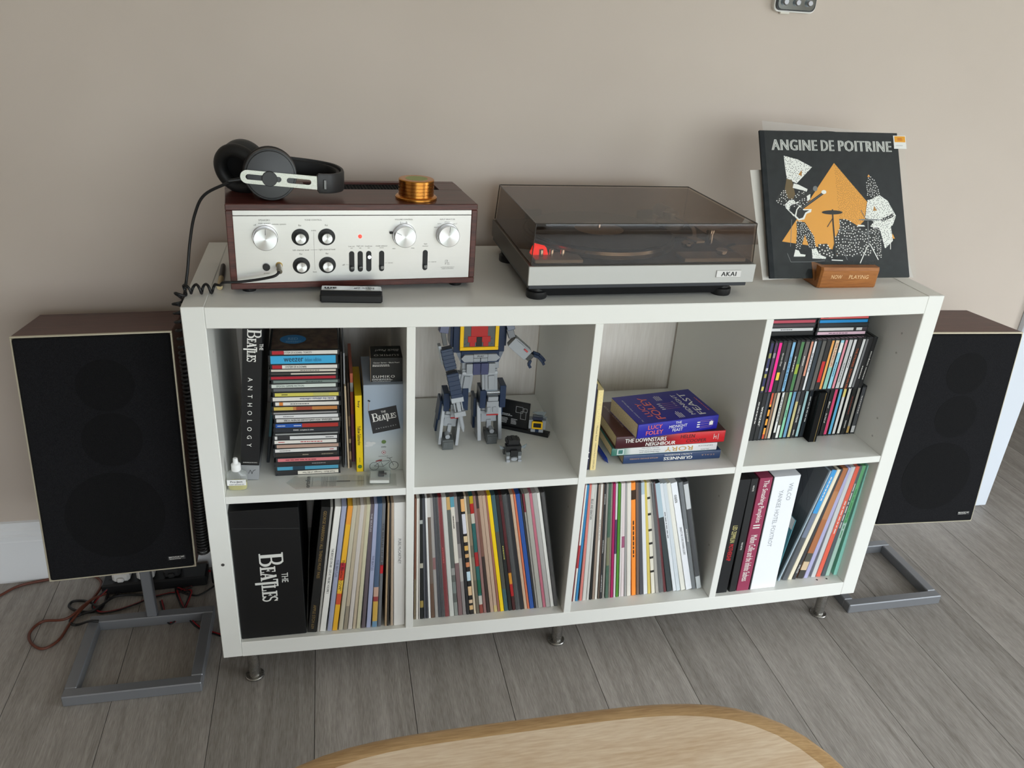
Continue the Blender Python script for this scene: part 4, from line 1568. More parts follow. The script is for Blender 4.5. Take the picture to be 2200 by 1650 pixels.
def lower_left():
    yb = .010
    e, b = box_set('record_box_set', .0385, .168, yb, low_z(.1), .317, .318, (17, 17, 18), 'large black record box set with white wordmark on its spine')
    l = MB()
    beatles_logo(l, (-.006, -.0003, .155), (0, 0, -1), (1, 0, 0), .118)
    l.build('lettering', M((214, 214, 208), .55), b)
    s = MB()
    s.add([(-.062, -.0002, .278), (.064, -.0002, .268), (.064, -.0002, .2685), (-.062, -.0002, .2785)], [(0, 1, 2, 3)])
    s.build('lid_seam', M((74, 74, 74), .5), b)
    cp = (480, 1060, 420 / 2038)
    items = [
        (878, 968, 1025, 1115, 'black gold-lettered', (27, 27, 26), dict(text=[('GEORGE HARRISON / ALL THINGS MUST PASS', .71, .52, (132, 108, 62)), ('APPLE STCH 639', .13, .2, (132, 108, 62))], th=.006)),
        (973, 999, 1120, 1145, 'thin grey', (160, 158, 152)),
        (1003, 1065, 1168, 1232, 'thick white', (228, 226, 220), dict(text='THE BEATLES ON AIR - LIVE AT THE BBC VOLUME 2', tpos=.50, tlen=.36, tcol=(40, 40, 40), th=.0045)),
        (1082, 1130, 1240, 1288, 'lavender', (160, 164, 190), dict(text='THE BEATLES', tpos=.52, tlen=.14, tcol=(80, 84, 110), film=True)),
        (1134, 1186, 1303, 1355, 'yellow and orange', (232, 176, 50), dict(bands=[(.22, .31, (206, 84, 54)), (.33, .42, (232, 190, 70)), (.42, .5, (206, 70, 44)), (.5, .56, (176, 44, 60)), (.86, 1, (228, 152, 60))], text='The Beatles "LOVE"', tpos=.46, tlen=.25, tcol=(60, 24, 20))),
        (1200, 1244, 1358, 1398, 'cream', (198, 188, 164), dict(film=True)),
        (1250, 1290, 1402, 1438, 'worn beige', (186, 172, 148), dict(bands=[(.0, .2, (150, 140, 122))])),
        (1296, 1340, 1442, 1472, 'pinkish white', (208, 198, 190), dict(film=True)),
        (1345, 1378, 1476, 1502, 'light tan', (190, 174, 150)),
        (1384, 1424, 1504, 1538, 'pale yellow', (204, 196, 164), dict(film=True)),
        (1438, 1478, 1542, 1576, 'smoky purple', (96, 86, 92), dict(text='THE BEATLES', tpos=.86, tlen=.14, tcol=(190, 186, 190), th=.003)),
        (1488, 1534, 1580, 1622, 'lilac', (162, 168, 196), dict(text='THE BEATLES', tpos=.54, tlen=.12, tcol=(90, 94, 120))),
        (1548, 1600, 1620, 1650, 'blue with a yellow stripe', (58, 84, 116), dict(bands=[(0, .05, (96, 140, 172)), (.05, .22, (210, 166, 60)), (.22, .26, (150, 36, 40)), (.26, .34, (200, 160, 140))], film=True)),
        (1608, 1642, 1655, 1700, 'steel grey', (106, 108, 112), dict(bands=[(.45, .52, (186, 40, 48))], text='THE BEATLES  LET IT BE', tpos=.68, tlen=.34, tcol=(30, 30, 32))),
        (1680, 1702, 1716, 1734, 'brown paper', (170, 146, 116)),
        (1704, 1724, 1736, 1748, 'dark thin', (58, 54, 50)),
        (1742, 1770, 1752, 1776, 'light brown', (184, 160, 136), dict(film=True)),
        (1776, 1890, 1786, 1892, 'broad white box', (232, 230, 226), dict(kind='record_box_set', text='PURE McCARTNEY', tpos=.62, tlen=.2, tcol=(110, 110, 110), th=.006, label='broad white record box with thin grey lettering against the divider', cat='box set')),
    ]
    row(items, cp, ((875, 1450), (1890, 1395)), ((1025, 122), (1890, 72)), .012, low_z, .315, .312, 'record', 'record', 'beside the black box set', 'record', None)


lower_left()


def second_low():
    cp = (870, 1030, 380 / 1959)
    I = [
        (98, 120, 108, 130, 'brown', (112, 74, 58), dict(bands=[(0, .35, (120, 108, 86))])),
        (122, 146, 132, 152, 'narrow white', (214, 208, 198)),
        (150, 166, 154, 164, 'narrow silver', (170, 166, 160)),
        (168, 206, 166, 192, 'black speckled', (30, 33, 32), dict(bands=[(.1, .16, (150, 130, 70)), (.44, .48, (170, 166, 150)), (.8, .83, (160, 164, 160))])),
        (210, 234, 194, 206, 'slate', (78, 80, 86)),
        (236, 260, 208, 218, 'dark slate', (58, 60, 66)),
        (262, 288, 220, 246, 'bright white', (224, 224, 222)),
        (290, 332, 248, 276, 'taupe picture', (112, 98, 88), dict(bands=[(.0, .3, (104, 80, 66)), (.85, 1, (206, 202, 196))])),
        (335, 370, 278, 302, 'soft grey', (164, 158, 154), dict(bands=[(.42, .52, (142, 96, 96))], film=True)),
        (372, 402, 304, 330, 'graphite', (74, 75, 80)),
        (404, 442, 332, 360, 'blackish', (50, 51, 56), dict(film=True)),
        (446, 494, 362, 400, 'dark red', (124, 22, 32), dict(text='~', tpos=.52, tlen=.16, tcol=(190, 70, 70), film=True)),
        (497, 546, 404, 452, 'ivory', (204, 203, 196), dict(film=True)),
        (549, 590, 458, 492, 'green-grey patterned', (92, 96, 92), dict(bands=[(.0, .12, (136, 140, 134)), (.2, .3, (120, 128, 124)), (.36, .42, (150, 150, 146)), (.9, 1, (196, 160, 100))])),
        (593, 640, 498, 540, 'mauve and cream', (122, 98, 98), dict(bands=[(.46, .92, (214, 208, 196)), (.92, 1, (90, 150, 166))], text='~', tpos=.8, tlen=.1, tcol=(70, 60, 56))),
        (642, 681, 542, 570, 'grey photo', (138, 132, 130), dict(bands=[(.3, .5, (168, 164, 158)), (.62, .8, (96, 92, 92))])),
        (684, 718, 574, 606, 'plain black', (42, 42, 43)),
        (720, 762, 610, 652, 'tiled black and tan', (40, 38, 36), dict(bands=[(.04, .08, (206, 170, 120)), (.1, .13, (206, 180, 150)), (.17, .25, (214, 182, 140)), (.3, .38, (190, 214, 224)), (.42, .46, (200, 130, 90)), (.5, .53, (204, 160, 110)), (.56, .6, (214, 170, 90)), (.63, .68, (214, 190, 150)), (.7, .86, (206, 206, 214)), (.88, .98, (222, 170, 110))])),
        (765, 790, 654, 670, 'buff', (204, 190, 166)),
        (793, 828, 673, 704, 'olive lettered', (104, 98, 84), dict(bands=[(.3, .5, (128, 122, 104)), (.6, .86, (134, 120, 100))])),
        (830, 870, 708, 750, 'red and teal comic', (44, 96, 94), dict(bands=[(0, .08, (140, 70, 60)), (.08, .16, (190, 186, 176)), (.18, .3, (30, 92, 70)), (.42, .54, (160, 44, 46)), (.78, .86, (190, 184, 170)), (.86, .94, (168, 40, 36)), (.94, 1, (176, 150, 30))])),
        (873, 906, 752, 780, 'dusty mauve', (140, 106, 102)),
        (909, 944, 782, 806, 'dark brown', (58, 47, 44), dict(bands=[(.5, .9, (120, 84, 72))])),
        (947, 986, 808, 846, 'sand', (178, 152, 132)),
        (988, 1026, 848, 886, 'pale tan', (184, 158, 138), dict(bands=[(.0, .06, (196, 176, 120))])),
        (1028, 1055, 888, 905, 'terracotta edged', (150, 102, 86)),
        (1058, 1099, 907, 946, 'bright yellow', (236, 200, 26)),
        (1101, 1146, 948, 996, 'blue-green', (62, 90, 96), dict(bands=[(.2, .7, (78, 78, 70))])),
        (1150, 1190, 998, 1032, 'black yellow-lettered', (36, 38, 38), dict(text='~', tpos=.5, tlen=.16, tcol=(190, 180, 90), bands=[(.0, .0, BK)])),
        (1193, 1228, 1034, 1070, 'maroon and orange', (70, 34, 34), dict(bands=[(.13, .24, (170, 36, 38)), (.24, .34, (206, 140, 50)), (.5, .95, (84, 36, 40))])),
        (1231, 1276, 1073, 1113, 'charcoal', (54, 56, 58), dict(film=True)),
        (1279, 1321, 1115, 1154, 'deep black', (40, 40, 43)),
        (1323, 1356, 1158, 1194, 'kraft', (192, 166, 142)),
        (1358, 1382, 1196, 1219, 'orange-brown', (202, 112, 80)),
        (1385, 1431, 1221, 1265, 'royal blue', (46, 82, 152)),
        (1433, 1452, 1268, 1288, 'dark speckled', (52, 52, 56)),
        (1454, 1476, 1290, 1318, 'wine-topped grey', (150, 146, 140), dict(bands=[(.85, 1, (120, 50, 60))])),
        (1478, 1526, 1322, 1366, 'light grey', (172, 168, 158), dict(film=True)),
        (1530, 1562, 1370, 1402, 'pink', (188, 108, 124)),
        (1564, 1612, 1405, 1446, 'pearl', (176, 172, 168), dict(film=True)),
        (1615, 1650, 1449, 1490, 'clean white', (222, 220, 214)),
        (1655, 1692, 1498, 1540, 'film-wrapped black', (58, 57, 57), dict(film=True)),
    ]
    row(I, cp, ((100, 1530), (1690, 1395)), ((108, 200), (1540, 100)), .024, low_z, .314, .312, 'record', 'record', 'below the toy robot', 'record', None)


second_low()


def third_low():
    cp = (1210, 1010, 370 / 1969)
    I = [
        (98, 110, 250, 259, 'maroon', (122, 56, 56)),
        (112, 134, 261, 274, 'slim white', (224, 220, 214), dict(bands=[(.3, .5, (176, 60, 66))])),
        (138, 168, 276, 302, 'cerulean', (56, 126, 172)),
        (184, 214, 304, 332, 'salmon', (214, 116, 106), dict(film=True)),
        (220, 262, 334, 364, 'off-white lettered', (202, 200, 194), dict(text='BELLE AND SEBASTIAN', tpos=.8, tlen=.17, tcol=(70, 70, 70), th=.005)),
        (265, 294, 367, 395, 'light stone', (194, 192, 186)),
        (300, 326, 396, 404, 'black', (34, 34, 34)),
        (330, 357, 406, 432, 'mushroom', (150, 132, 118)),
        (360, 388, 434, 462, 'chalk', (220, 216, 208), dict(text='~', tpos=.6, tlen=.22, tcol=(150, 148, 142))),
        (397, 416, 463, 471, 'umber', (104, 88, 78)),
        (418, 442, 473, 500, 'black white-lettered', (52, 52, 54), dict(text=[('~', .87, .1, None), ('~', .47, .12, None), ('~', .15, .14, None)])),
        (445, 470, 502, 522, 'ash', (150, 146, 140)),
        (480, 517, 524, 556, 'forest green', (54, 90, 70), dict(film=True, bands=[(.3, .55, (120, 120, 90))])),
        (519, 537, 557, 570, 'putty', (146, 128, 118)),
        (540, 570, 574, 606, 'magenta', (164, 34, 90)),
        (574, 598, 608, 628, 'white and violet', (208, 204, 208), dict(bands=[(.4, .7, (90, 66, 104))])),
        (602, 631, 632, 666, 'leaf green', (80, 140, 48)),
        (638, 658, 668, 686, 'snow', (222, 218, 214)),
        (660, 694, 688, 706, 'blush white', (220, 206, 206), dict(bands=[(.45, .55, (160, 90, 120))])),
        (698, 726, 708, 736, 'mid grey', (158, 157, 154)),
        (728, 774, 738, 776, 'eggshell', (222, 216, 206)),
        (784, 832, 782, 826, 'orange', (250, 146, 56), dict(bands=[(.86, .94, (60, 40, 24))], text='~', tpos=.48, tlen=.4, tcol=(40, 30, 22), th=.006)),
        (838, 872, 830, 868, 'cocoa', (114, 95, 86)),
        (875, 917, 870, 886, 'gunmetal', (76, 76, 82)),
        (920, 966, 890, 930, 'cool white', (222, 224, 228), dict(bands=[(.9, 1, (180, 196, 206))])),
        (969, 1002, 932, 956, 'straw yellow', (212, 192, 102)),
        (1010, 1052, 958, 986, 'cream spotted', (226, 220, 204), dict(bands=[(.2, .22, (50, 48, 44)), (.33, .35, (50, 48, 44)), (.46, .48, (50, 48, 44)), (.58, .6, (50, 48, 44)), (.72, .74, (50, 48, 44)), (.86, .88, (50, 48, 44))])),
        (1058, 1094, 988, 1010, 'pebble', (176, 170, 162), dict(film=True)),
        (1098, 1146, 1012, 1026, 'iron grey', (84, 84, 86), dict(film=True)),
        (1149, 1182, 1028, 1052, 'oxblood', (96, 46, 50)),
        (1188, 1246, 1056, 1096, 'stormy blue', (58, 66, 68), dict(bands=[(.7, 1, (170, 190, 200))])),
        (1258, 1296, 1098, 1142, 'white lettered', (222, 226, 230), dict(text='~', tpos=.6, tlen=.3, tcol=(110, 112, 116), th=.004)),
        (1298, 1342, 1144, 1174, 'ice white', (214, 220, 226), dict(film=True)),
        (1348, 1398, 1178, 1216, 'milk', (228, 226, 216)),
        (1406, 1474, 1226, 1300, 'thick white', (234, 236, 240), dict(text=[('oasis', .86, .07, (20, 20, 22)), ("(WHAT'S THE STORY) MORNING GLORY?", .47, .26, (60, 60, 64))], th=.007)),
        (1476, 1518, 1318, 1362, 'clear-sleeved grey', (112, 116, 120), dict(film=True, text='~', tpos=.5, tlen=.16)),
        (1528, 1580, 1372, 1424, 'clear-sleeved black', (64, 66, 70), dict(film=True, bands=[(.76, .98, (206, 208, 210)), (0, .12, (200, 204, 206))])),
    ]
    row(I, cp, ((98, 1490), (1580, 1340)), ((250, 165), (1420, 105)), .034, low_z, .314, .312, 'record', 'record', 'below the book pile', 'record', None)


third_low()


def fourth_low():
    cp = (1520, 980, 380 / 1959)
    boxes = [
        (90, 212, 372, 492, 'black red-lettered', (26, 27, 29), dict(label='black record box with yellow and red lettering against the divider', text=[('LED ZEPPELIN', .535, .15, (206, 196, 130)), ('MOTHERSHIP', .372, .15, (196, 34, 44))], th=.011, cat='box set', kind='record_box_set')),
        (238, 312, 490, 586, 'black worn', (36, 37, 38), dict(label='worn black record box with a scuffed white edge beside a maroon box', text=[('WHITE', .92, .05, None), ('WHITE', .42, .07, None)], th=.004, cat='box set', kind='record_box_set')),
        (318, 452, 592, 742, 'maroon', (146, 56, 84), dict(label='maroon record box with white script lettering', text=[('The Smashing Pumpkins', .80, .36, None), ('II', .585, .03, None), ('Mellon Collie and the Infinite Sadness', .3, .42, None)], th=.0165, cat='box set', kind='record_box_set')),
        (456, 468, 744, 752, 'black strip', (40, 40, 42), dict(label='thin black record sleeve squeezed between the maroon and white boxes')),
        (470, 742, 756, 1044, 'white', (232, 234, 238), dict(label='broad white record box with pale grey capitals', text=None, cat='box set', kind='record_box_set')),
    ]
    bl, tl = ((90, 1515), (1440, 1330)), ((372, 215), (1800, 110))
    row(boxes, cp, ((90, 1515), (745, 1465)), ((372, 215), (1044, 175)), .012, low_z, .314, .312, 'record', 'record', '', 'record', None)
    w = [o for o in COL.objects if o.get('label') == 'broad white record box with pale grey capitals'][0]
    l = MB()
    write(l, 'WILCO', (.013, -.0002, .272), (0, 0, -1), (1, 0, 0), width=.046, height=.0105)
    write(l, 'YANKEE HOTEL FOXTROT', (-.008, -.0002, .2), (0, 0, -1), (1, 0, 0), width=.155, height=.0105)
    l.build('spine_lettering', M((150, 154, 158), .5), w)
    I = [
        (782, 800, 1372, 1396, 'pale blue', (170, 186, 196), dict(film=True, label='pale blue film-wrapped record leaning nearest the broad white box')),
        (826, 880, 1402, 1444, 'bright blue topped', (74, 78, 84), dict(bands=[(.62, 1, (40, 150, 214)), (.4, .62, (110, 120, 140))], text='~', tpos=.82, tlen=.24, film=True)),
        (888, 932, 1454, 1490, 'cream', (226, 216, 192)),
        (940, 976, 1492, 1512, 'dark grey', (62, 62, 64), dict(text='WILCO', tpos=.1, tlen=.08)),
        (990, 1058, 1514, 1572, 'copper brown', (166, 106, 70), dict(bands=[(0, .08, (60, 58, 54)), (.08, .16, (206, 182, 150)), (.16, .24, (80, 78, 70)), (.55, .8, (178, 124, 84))])),
        (1064, 1108, 1574, 1594, 'pale violet', (176, 172, 210), dict(film=True)),
        (1144, 1192, 1600, 1642, 'silver white', (204, 204, 204), dict(film=True)),
        (1200, 1248, 1652, 1696, 'red-orange', (234, 90, 62), dict(text='~', tpos=.5, tlen=.4, film=True)),
        (1258, 1298, 1698, 1712, 'black and white lettered', (84, 92, 98), dict(text='~', tpos=.6, tlen=.5)),
        (1302, 1346, 1720, 1756, 'apple green', (92, 170, 112), dict(text='~', tpos=.5, tlen=.6, tcol=(40, 130, 70), bands=[(.0, .5, (170, 204, 190))], film=True)),
        (1392, 1430, 1782, 1812, 'aqua', (150, 222, 206), dict(film=True)),
    ]
    row(I, cp, ((780, 1375), (1430, 1320)), ((1372, 130), (1812, 105)), .03, low_z, .313, .312, 'record', 'record', 'beside the broad white box', 'record', None)
    # face of the leaning cover: grooves printed on grey card, with a smaller teal-faced sleeve standing against it
    o = [q for q in COL.objects if q.get('label') == 'pale blue film-wrapped record leaning nearest the broad white box'][0]
    f = MB()
    x = -.0026
    f.flat([(x, .004, .002), (x, .31, .002), (x, .31, .311), (x, .004, .311)], 0)
    for k, r in enumerate((.145, .125, .105, .098, .085, .07, .05)):
        n = 48
        for i in range(n):
            a, b = 2 * PI * i / n, 2 * PI * (i + 1) / n
            f.flat([(x - .0003, .157 + rr * math.cos(t), .157 + rr * math.sin(t)) for rr, t in ((r, a), (r, b), (r - .0012, b), (r - .0012, a))], 1)
    f.build('cover_print', [M((74, 78, 82), .35), M((46, 48, 50), .4)], o)
    e = empty('record', (1.262, .03, low_z(1.27)), (0, .10, 0))
    tag(e, 'teal-faced record sleeve with a small label, standing beside the broad white box', 'record')
    MB().box(-.0012, .0012, 0, .20, 0, .178, .0002).build('sleeve', M((66, 122, 132), .45), e)
    p = MB()
    p.flat([(-.0014, .001, .15), (-.0014, .2, .15), (-.0014, .2, .178), (-.0014, .001, .178)], 1)
    p.flat([(-.0015, .07, .13), (-.0015, .11, .13), (-.0015, .11, .16), (-.0015, .07, .16)], 2)
    p.flat([(-.0016, .076, .136), (-.0016, .104, .136), (-.0016, .104, .154), (-.0016, .076, .154)], 0)
    p.build('cover_print', [M((40, 44, 50), .5), M((190, 192, 190), .5), M((210, 208, 200), .5)], e)


fourth_low()


# ------------------------------------------------ discs in jewel cases
JW, JD, JT = .125, .142, .0102
CASE = M((46, 48, 50), .18, 0, .6, 'jewel_case')
INKD = {}


def jewel_case(kind, loc, rot, inlay, label, group=None, text=None, tcol=None, thick=JT, blocks=(), tlen=.6, tpos=0.0, flip=False, proto={}, length=JW, slip=False):
    """disc case: local x along the spine, y into the shelf, z through the thickness; the printed strip is on the front"""
    key = (round(thick, 4), round(length, 3))
    if key not in proto:
        proto[key] = MB().box(-length / 2, length / 2, .0012, JD, -thick / 2, thick / 2, .0006)
        b = proto[key]
        b.box(-length / 2, length / 2, 0, .002, -thick / 2, -thick / 2 + .0011, .0002)
        b.box(-length / 2, length / 2, 0, .002, thick / 2 - .0011, thick / 2, .0002)
        ob = b.build(kind, CASE)
        proto[key] = ob.data
        bpy.data.objects.remove(ob)
    o = bpy.data.objects.new(kind, proto[key])
    COL.objects.link(o)
    o.location = loc
    o.rotation_euler = rot
    tag(o, label, 'disc case', group)
    if slip:                                    # card slipcase with a gilt line down the front
        MB().box(-length / 2, length / 2, -.0006, JD - .002, -thick / 2, thick / 2, .0004).build('slipcase', M((13, 13, 13), .6, 0, .15), o)
        MB().box(-length / 2, length / 2, -.0009, .0, thick * .2, thick * .24).build('gilt_line', M((190, 160, 96), .4, .6), o)
        return o
    m = MB()
    mats = [M(inlay, .35, 0, .5)]
    hh = thick / 2 - .0014
    a0 = -length / 2 + .004
    a1 = length / 2 - .004
    m.box(a0, a1, .0004, .0016, -hh, hh, 0, 0)
    for u0, u1, c in blocks:
        q = M(c, .35, 0, .5)
        if q not in mats:
            mats.append(q)
        k = mats.index(q)
        m.flat([(a0 + (a1 - a0) * u0, .0003, -hh), (a0 + (a1 - a0) * u1, .0003, -hh), (a0 + (a1 - a0) * u1, .0003, hh), (a0 + (a1 - a0) * u0, .0003, hh)], k)
    if text:
        items = text if isinstance(text, list) else [(text, tpos, tlen, tcol)]
        for s, c, ln_, col in items:
            q = M(col or (226, 224, 218), .5)
            if q not in mats:
                mats.append(q)
            if s[0] == '~':
                rows_of_dashes(m, (c * length, .0001, 0), (1, 0, 0), (0, 0, 1), ln_ * length, thick * .4, 1, mats.index(q), len(s) + int(abs(c) * 50))
                continue
            write(m, s, (c * length, .0001, 0), (-1, 0, 0) if flip else (1, 0, 0), (0, 0, -1) if flip else (0, 0, 1), width=ln_ * length, height=thick * .42, bold=.02, mi=mats.index(q))
    m.build('inlay_strip', mats, o)
    return o


def disc_stack():
    """cases lying flat, one on another, in the upper left cube (listed from the top)"""
    red, wht, blk = (176, 40, 48), (222, 218, 210), (40, 40, 41)
    L = [
        ('red-tipped white', wht, dict(blocks=[(0, .18, red)], text='SYSTEM OF A DOWN - TOXICITY', tpos=-.1, tlen=.4, tcol=(50, 48, 46)), JT),
        ('thick sky-blue', (62, 168, 214), dict(text=[('weezer', -.14, .28, (16, 60, 84)), ('deluxe edition', .14, .24, (30, 110, 150))]), .0195),
        ('red-cornered white', wht, dict(blocks=[(0, .15, red)], text='SYSTEM OF A DOWN', tpos=-.13, tlen=.3, tcol=(40, 40, 40)), JT),
        ('cream card', (214, 206, 192), dict(text='~', tpos=.1, tlen=.3, tcol=(90, 86, 80)), .0075),
        ('thin cream and black', (204, 196, 180), dict(blocks=[(.0, .3, (70, 66, 62))]), .006),
        ('crimson', (172, 36, 52), {}, .0085),
        ('grey-green', (118, 132, 126), dict(text='~', tpos=.15, tlen=.3, tcol=(40, 44, 44)), .0085),
        ('pale mint', (206, 214, 206), dict(text='SPOON GIMME FICTION', tpos=-.2, tlen=.4, tcol=(90, 104, 98)), JT),
        ('pewter', (104, 106, 108), {}, .0092),
        ('yellow', (206, 196, 92), dict(blocks=[(.6, .85, (190, 186, 110))], text='~', tpos=-.32, tlen=.1, tcol=(60, 56, 30)), JT),
        ('white blue-lettered', wht, dict(text='Kinks the ultimate collection', tpos=.18, tlen=.5, tcol=(40, 60, 120), flip=True), .0108),
        ('white orange-marked', wht, dict(blocks=[(.06, .12, (214, 130, 60))], text='~', tpos=-.1, tlen=.3, tcol=(80, 80, 80), flip=True), JT),
        ('orange and tan', (190, 128, 72), dict(blocks=[(0, .3, (206, 180, 90)), (.35, .6, (150, 70, 50))]), JT),
        ('thin silver', (150, 148, 148), {}, .0062),
        ('plain white', (216, 216, 216), dict(text='~', tpos=-.25, tlen=.2, tcol=(110, 110, 110), flip=True), JT),
        ('white grey-lettered', (206, 204, 200), dict(text='NIRVANA  MTV UNPLUGGED IN NEW YORK', tpos=0, tlen=.72, tcol=(70, 66, 64), flip=True), JT),
        ('blue and red', (34, 82, 160), dict(blocks=[(.42, 1, (166, 50, 44))], text=[('~', -.38, .12, (200, 210, 230)), ('~', -.13, .14, (210, 216, 236))], flip=True), .0115),
        ('charcoal', (44, 48, 54), dict(text='PIXIES  complete b sides', tpos=-.05, tlen=.3), JT),
        ('thin pale grey', (150, 152, 150), {}, .006),
        ('white black-boxed', (214, 214, 212), dict(blocks=[(.04, .24, (52, 52, 54))], text='~', tpos=.36, tlen=.13, tcol=(50, 50, 52), flip=True), JT),
        ('white red-lettered', wht, dict(text=[('~', -.36, .1, red), ('~', .1, .36, red)], flip=True), JT),
        ('dusty pink-brown', (176, 146, 130), {}, JT),
        ('white red-ended', (216, 214, 210), dict(text=[('~', -.3, .2, (120, 116, 112)), ('~', .4, .08, red)], flip=True), JT),
        ('black beige-edged', (48, 44, 40), dict(text=[('~', .33, .2, (150, 140, 120)), ('~', 0, .12, (160, 150, 130))], flip=True), JT),
        ('coral pink', (208, 118, 122), dict(text='~', tpos=-.05, tlen=.6, tcol=(130, 52, 60), flip=True), JT),
        ('black', blk, dict(text='~', tpos=.2, tlen=.25, tcol=(140, 140, 140), flip=True), JT),
        ('turquoise', (74, 148, 176), dict(blocks=[(.25, .45, (30, 60, 76))]), .0108),
        ('half black half cream', blk, dict(blocks=[(.33, 1, (218, 212, 198))], text='Frank Black - Teenager of the Year', tpos=.16, tlen=.5, tcol=(60, 58, 54), flip=True), .011),
    ]
    names = [l[0] for l in L]
    x0, y0 = .188, .068
    z = mid_z(.19)
    rnd = random.Random(11)
    for i in range(len(L) - 1, -1, -1):
        nm, inl, opt, th = L[i]
        th *= .955
        off = .0045 * (len(L) - 1 - i) / len(L)
        jit = rnd.uniform(-.0028, .0028)
        if i == 0:
            lab = '%s disc case on top of the stack' % nm
        elif i == len(L) - 1:
            lab = '%s disc case at the bottom of the stack' % nm
        else:
            lab = '%s disc case lying between the %s and %s ones in the stack' % (nm, names[i - 1], names[i + 1])
        if len(lab.split()) > 16:
            lab = '%s disc case under the %s one in the stack' % (nm, names[i - 1])
        o = jewel_case('disc_case', (x0 + off + jit, y0 + rnd.uniform(-.001, .003), z + th / 2), (0, tilt(.19), rnd.uniform(-.012, .012)), inl, lab, None, thick=th, **opt)
        z += th + .0001
        if i == 0:
            m = MB()
            m.flat([(-.06, .004, th / 2 + .0002), (.06, .004, th / 2 + .0002), (.06, .138, th / 2 + .0002), (-.06, .138, th / 2 + .0002)], 0)
            m.build('cover_print', speckle('sepia_print', (62, 42, 36), (96, 78, 62), 60, .3, 0, .5), o)
            c = [(-.022 + .024 * math.cos(2 * PI * k / 28), .052 + .022 * math.sin(2 * PI * k / 28), th / 2 + .0004) for k in range(28)]
            MB().flat(c).build('sticker', M((44, 130, 190), .4), o)
            l = write(MB(), 'RED', (-.022, .054, th / 2 + .0006), (1, 0, 0), (0, 1, 0), width=.018, height=.012, bold=.02)
            rows_of_dashes(l, (-.022, .04, th / 2 + .0006), (1, 0, 0), (0, 1, 0), .026, .008, 2, 0, 2)
            l.build('sticker_print', M((150, 200, 226), .5), o)
    return z


disc_stack()


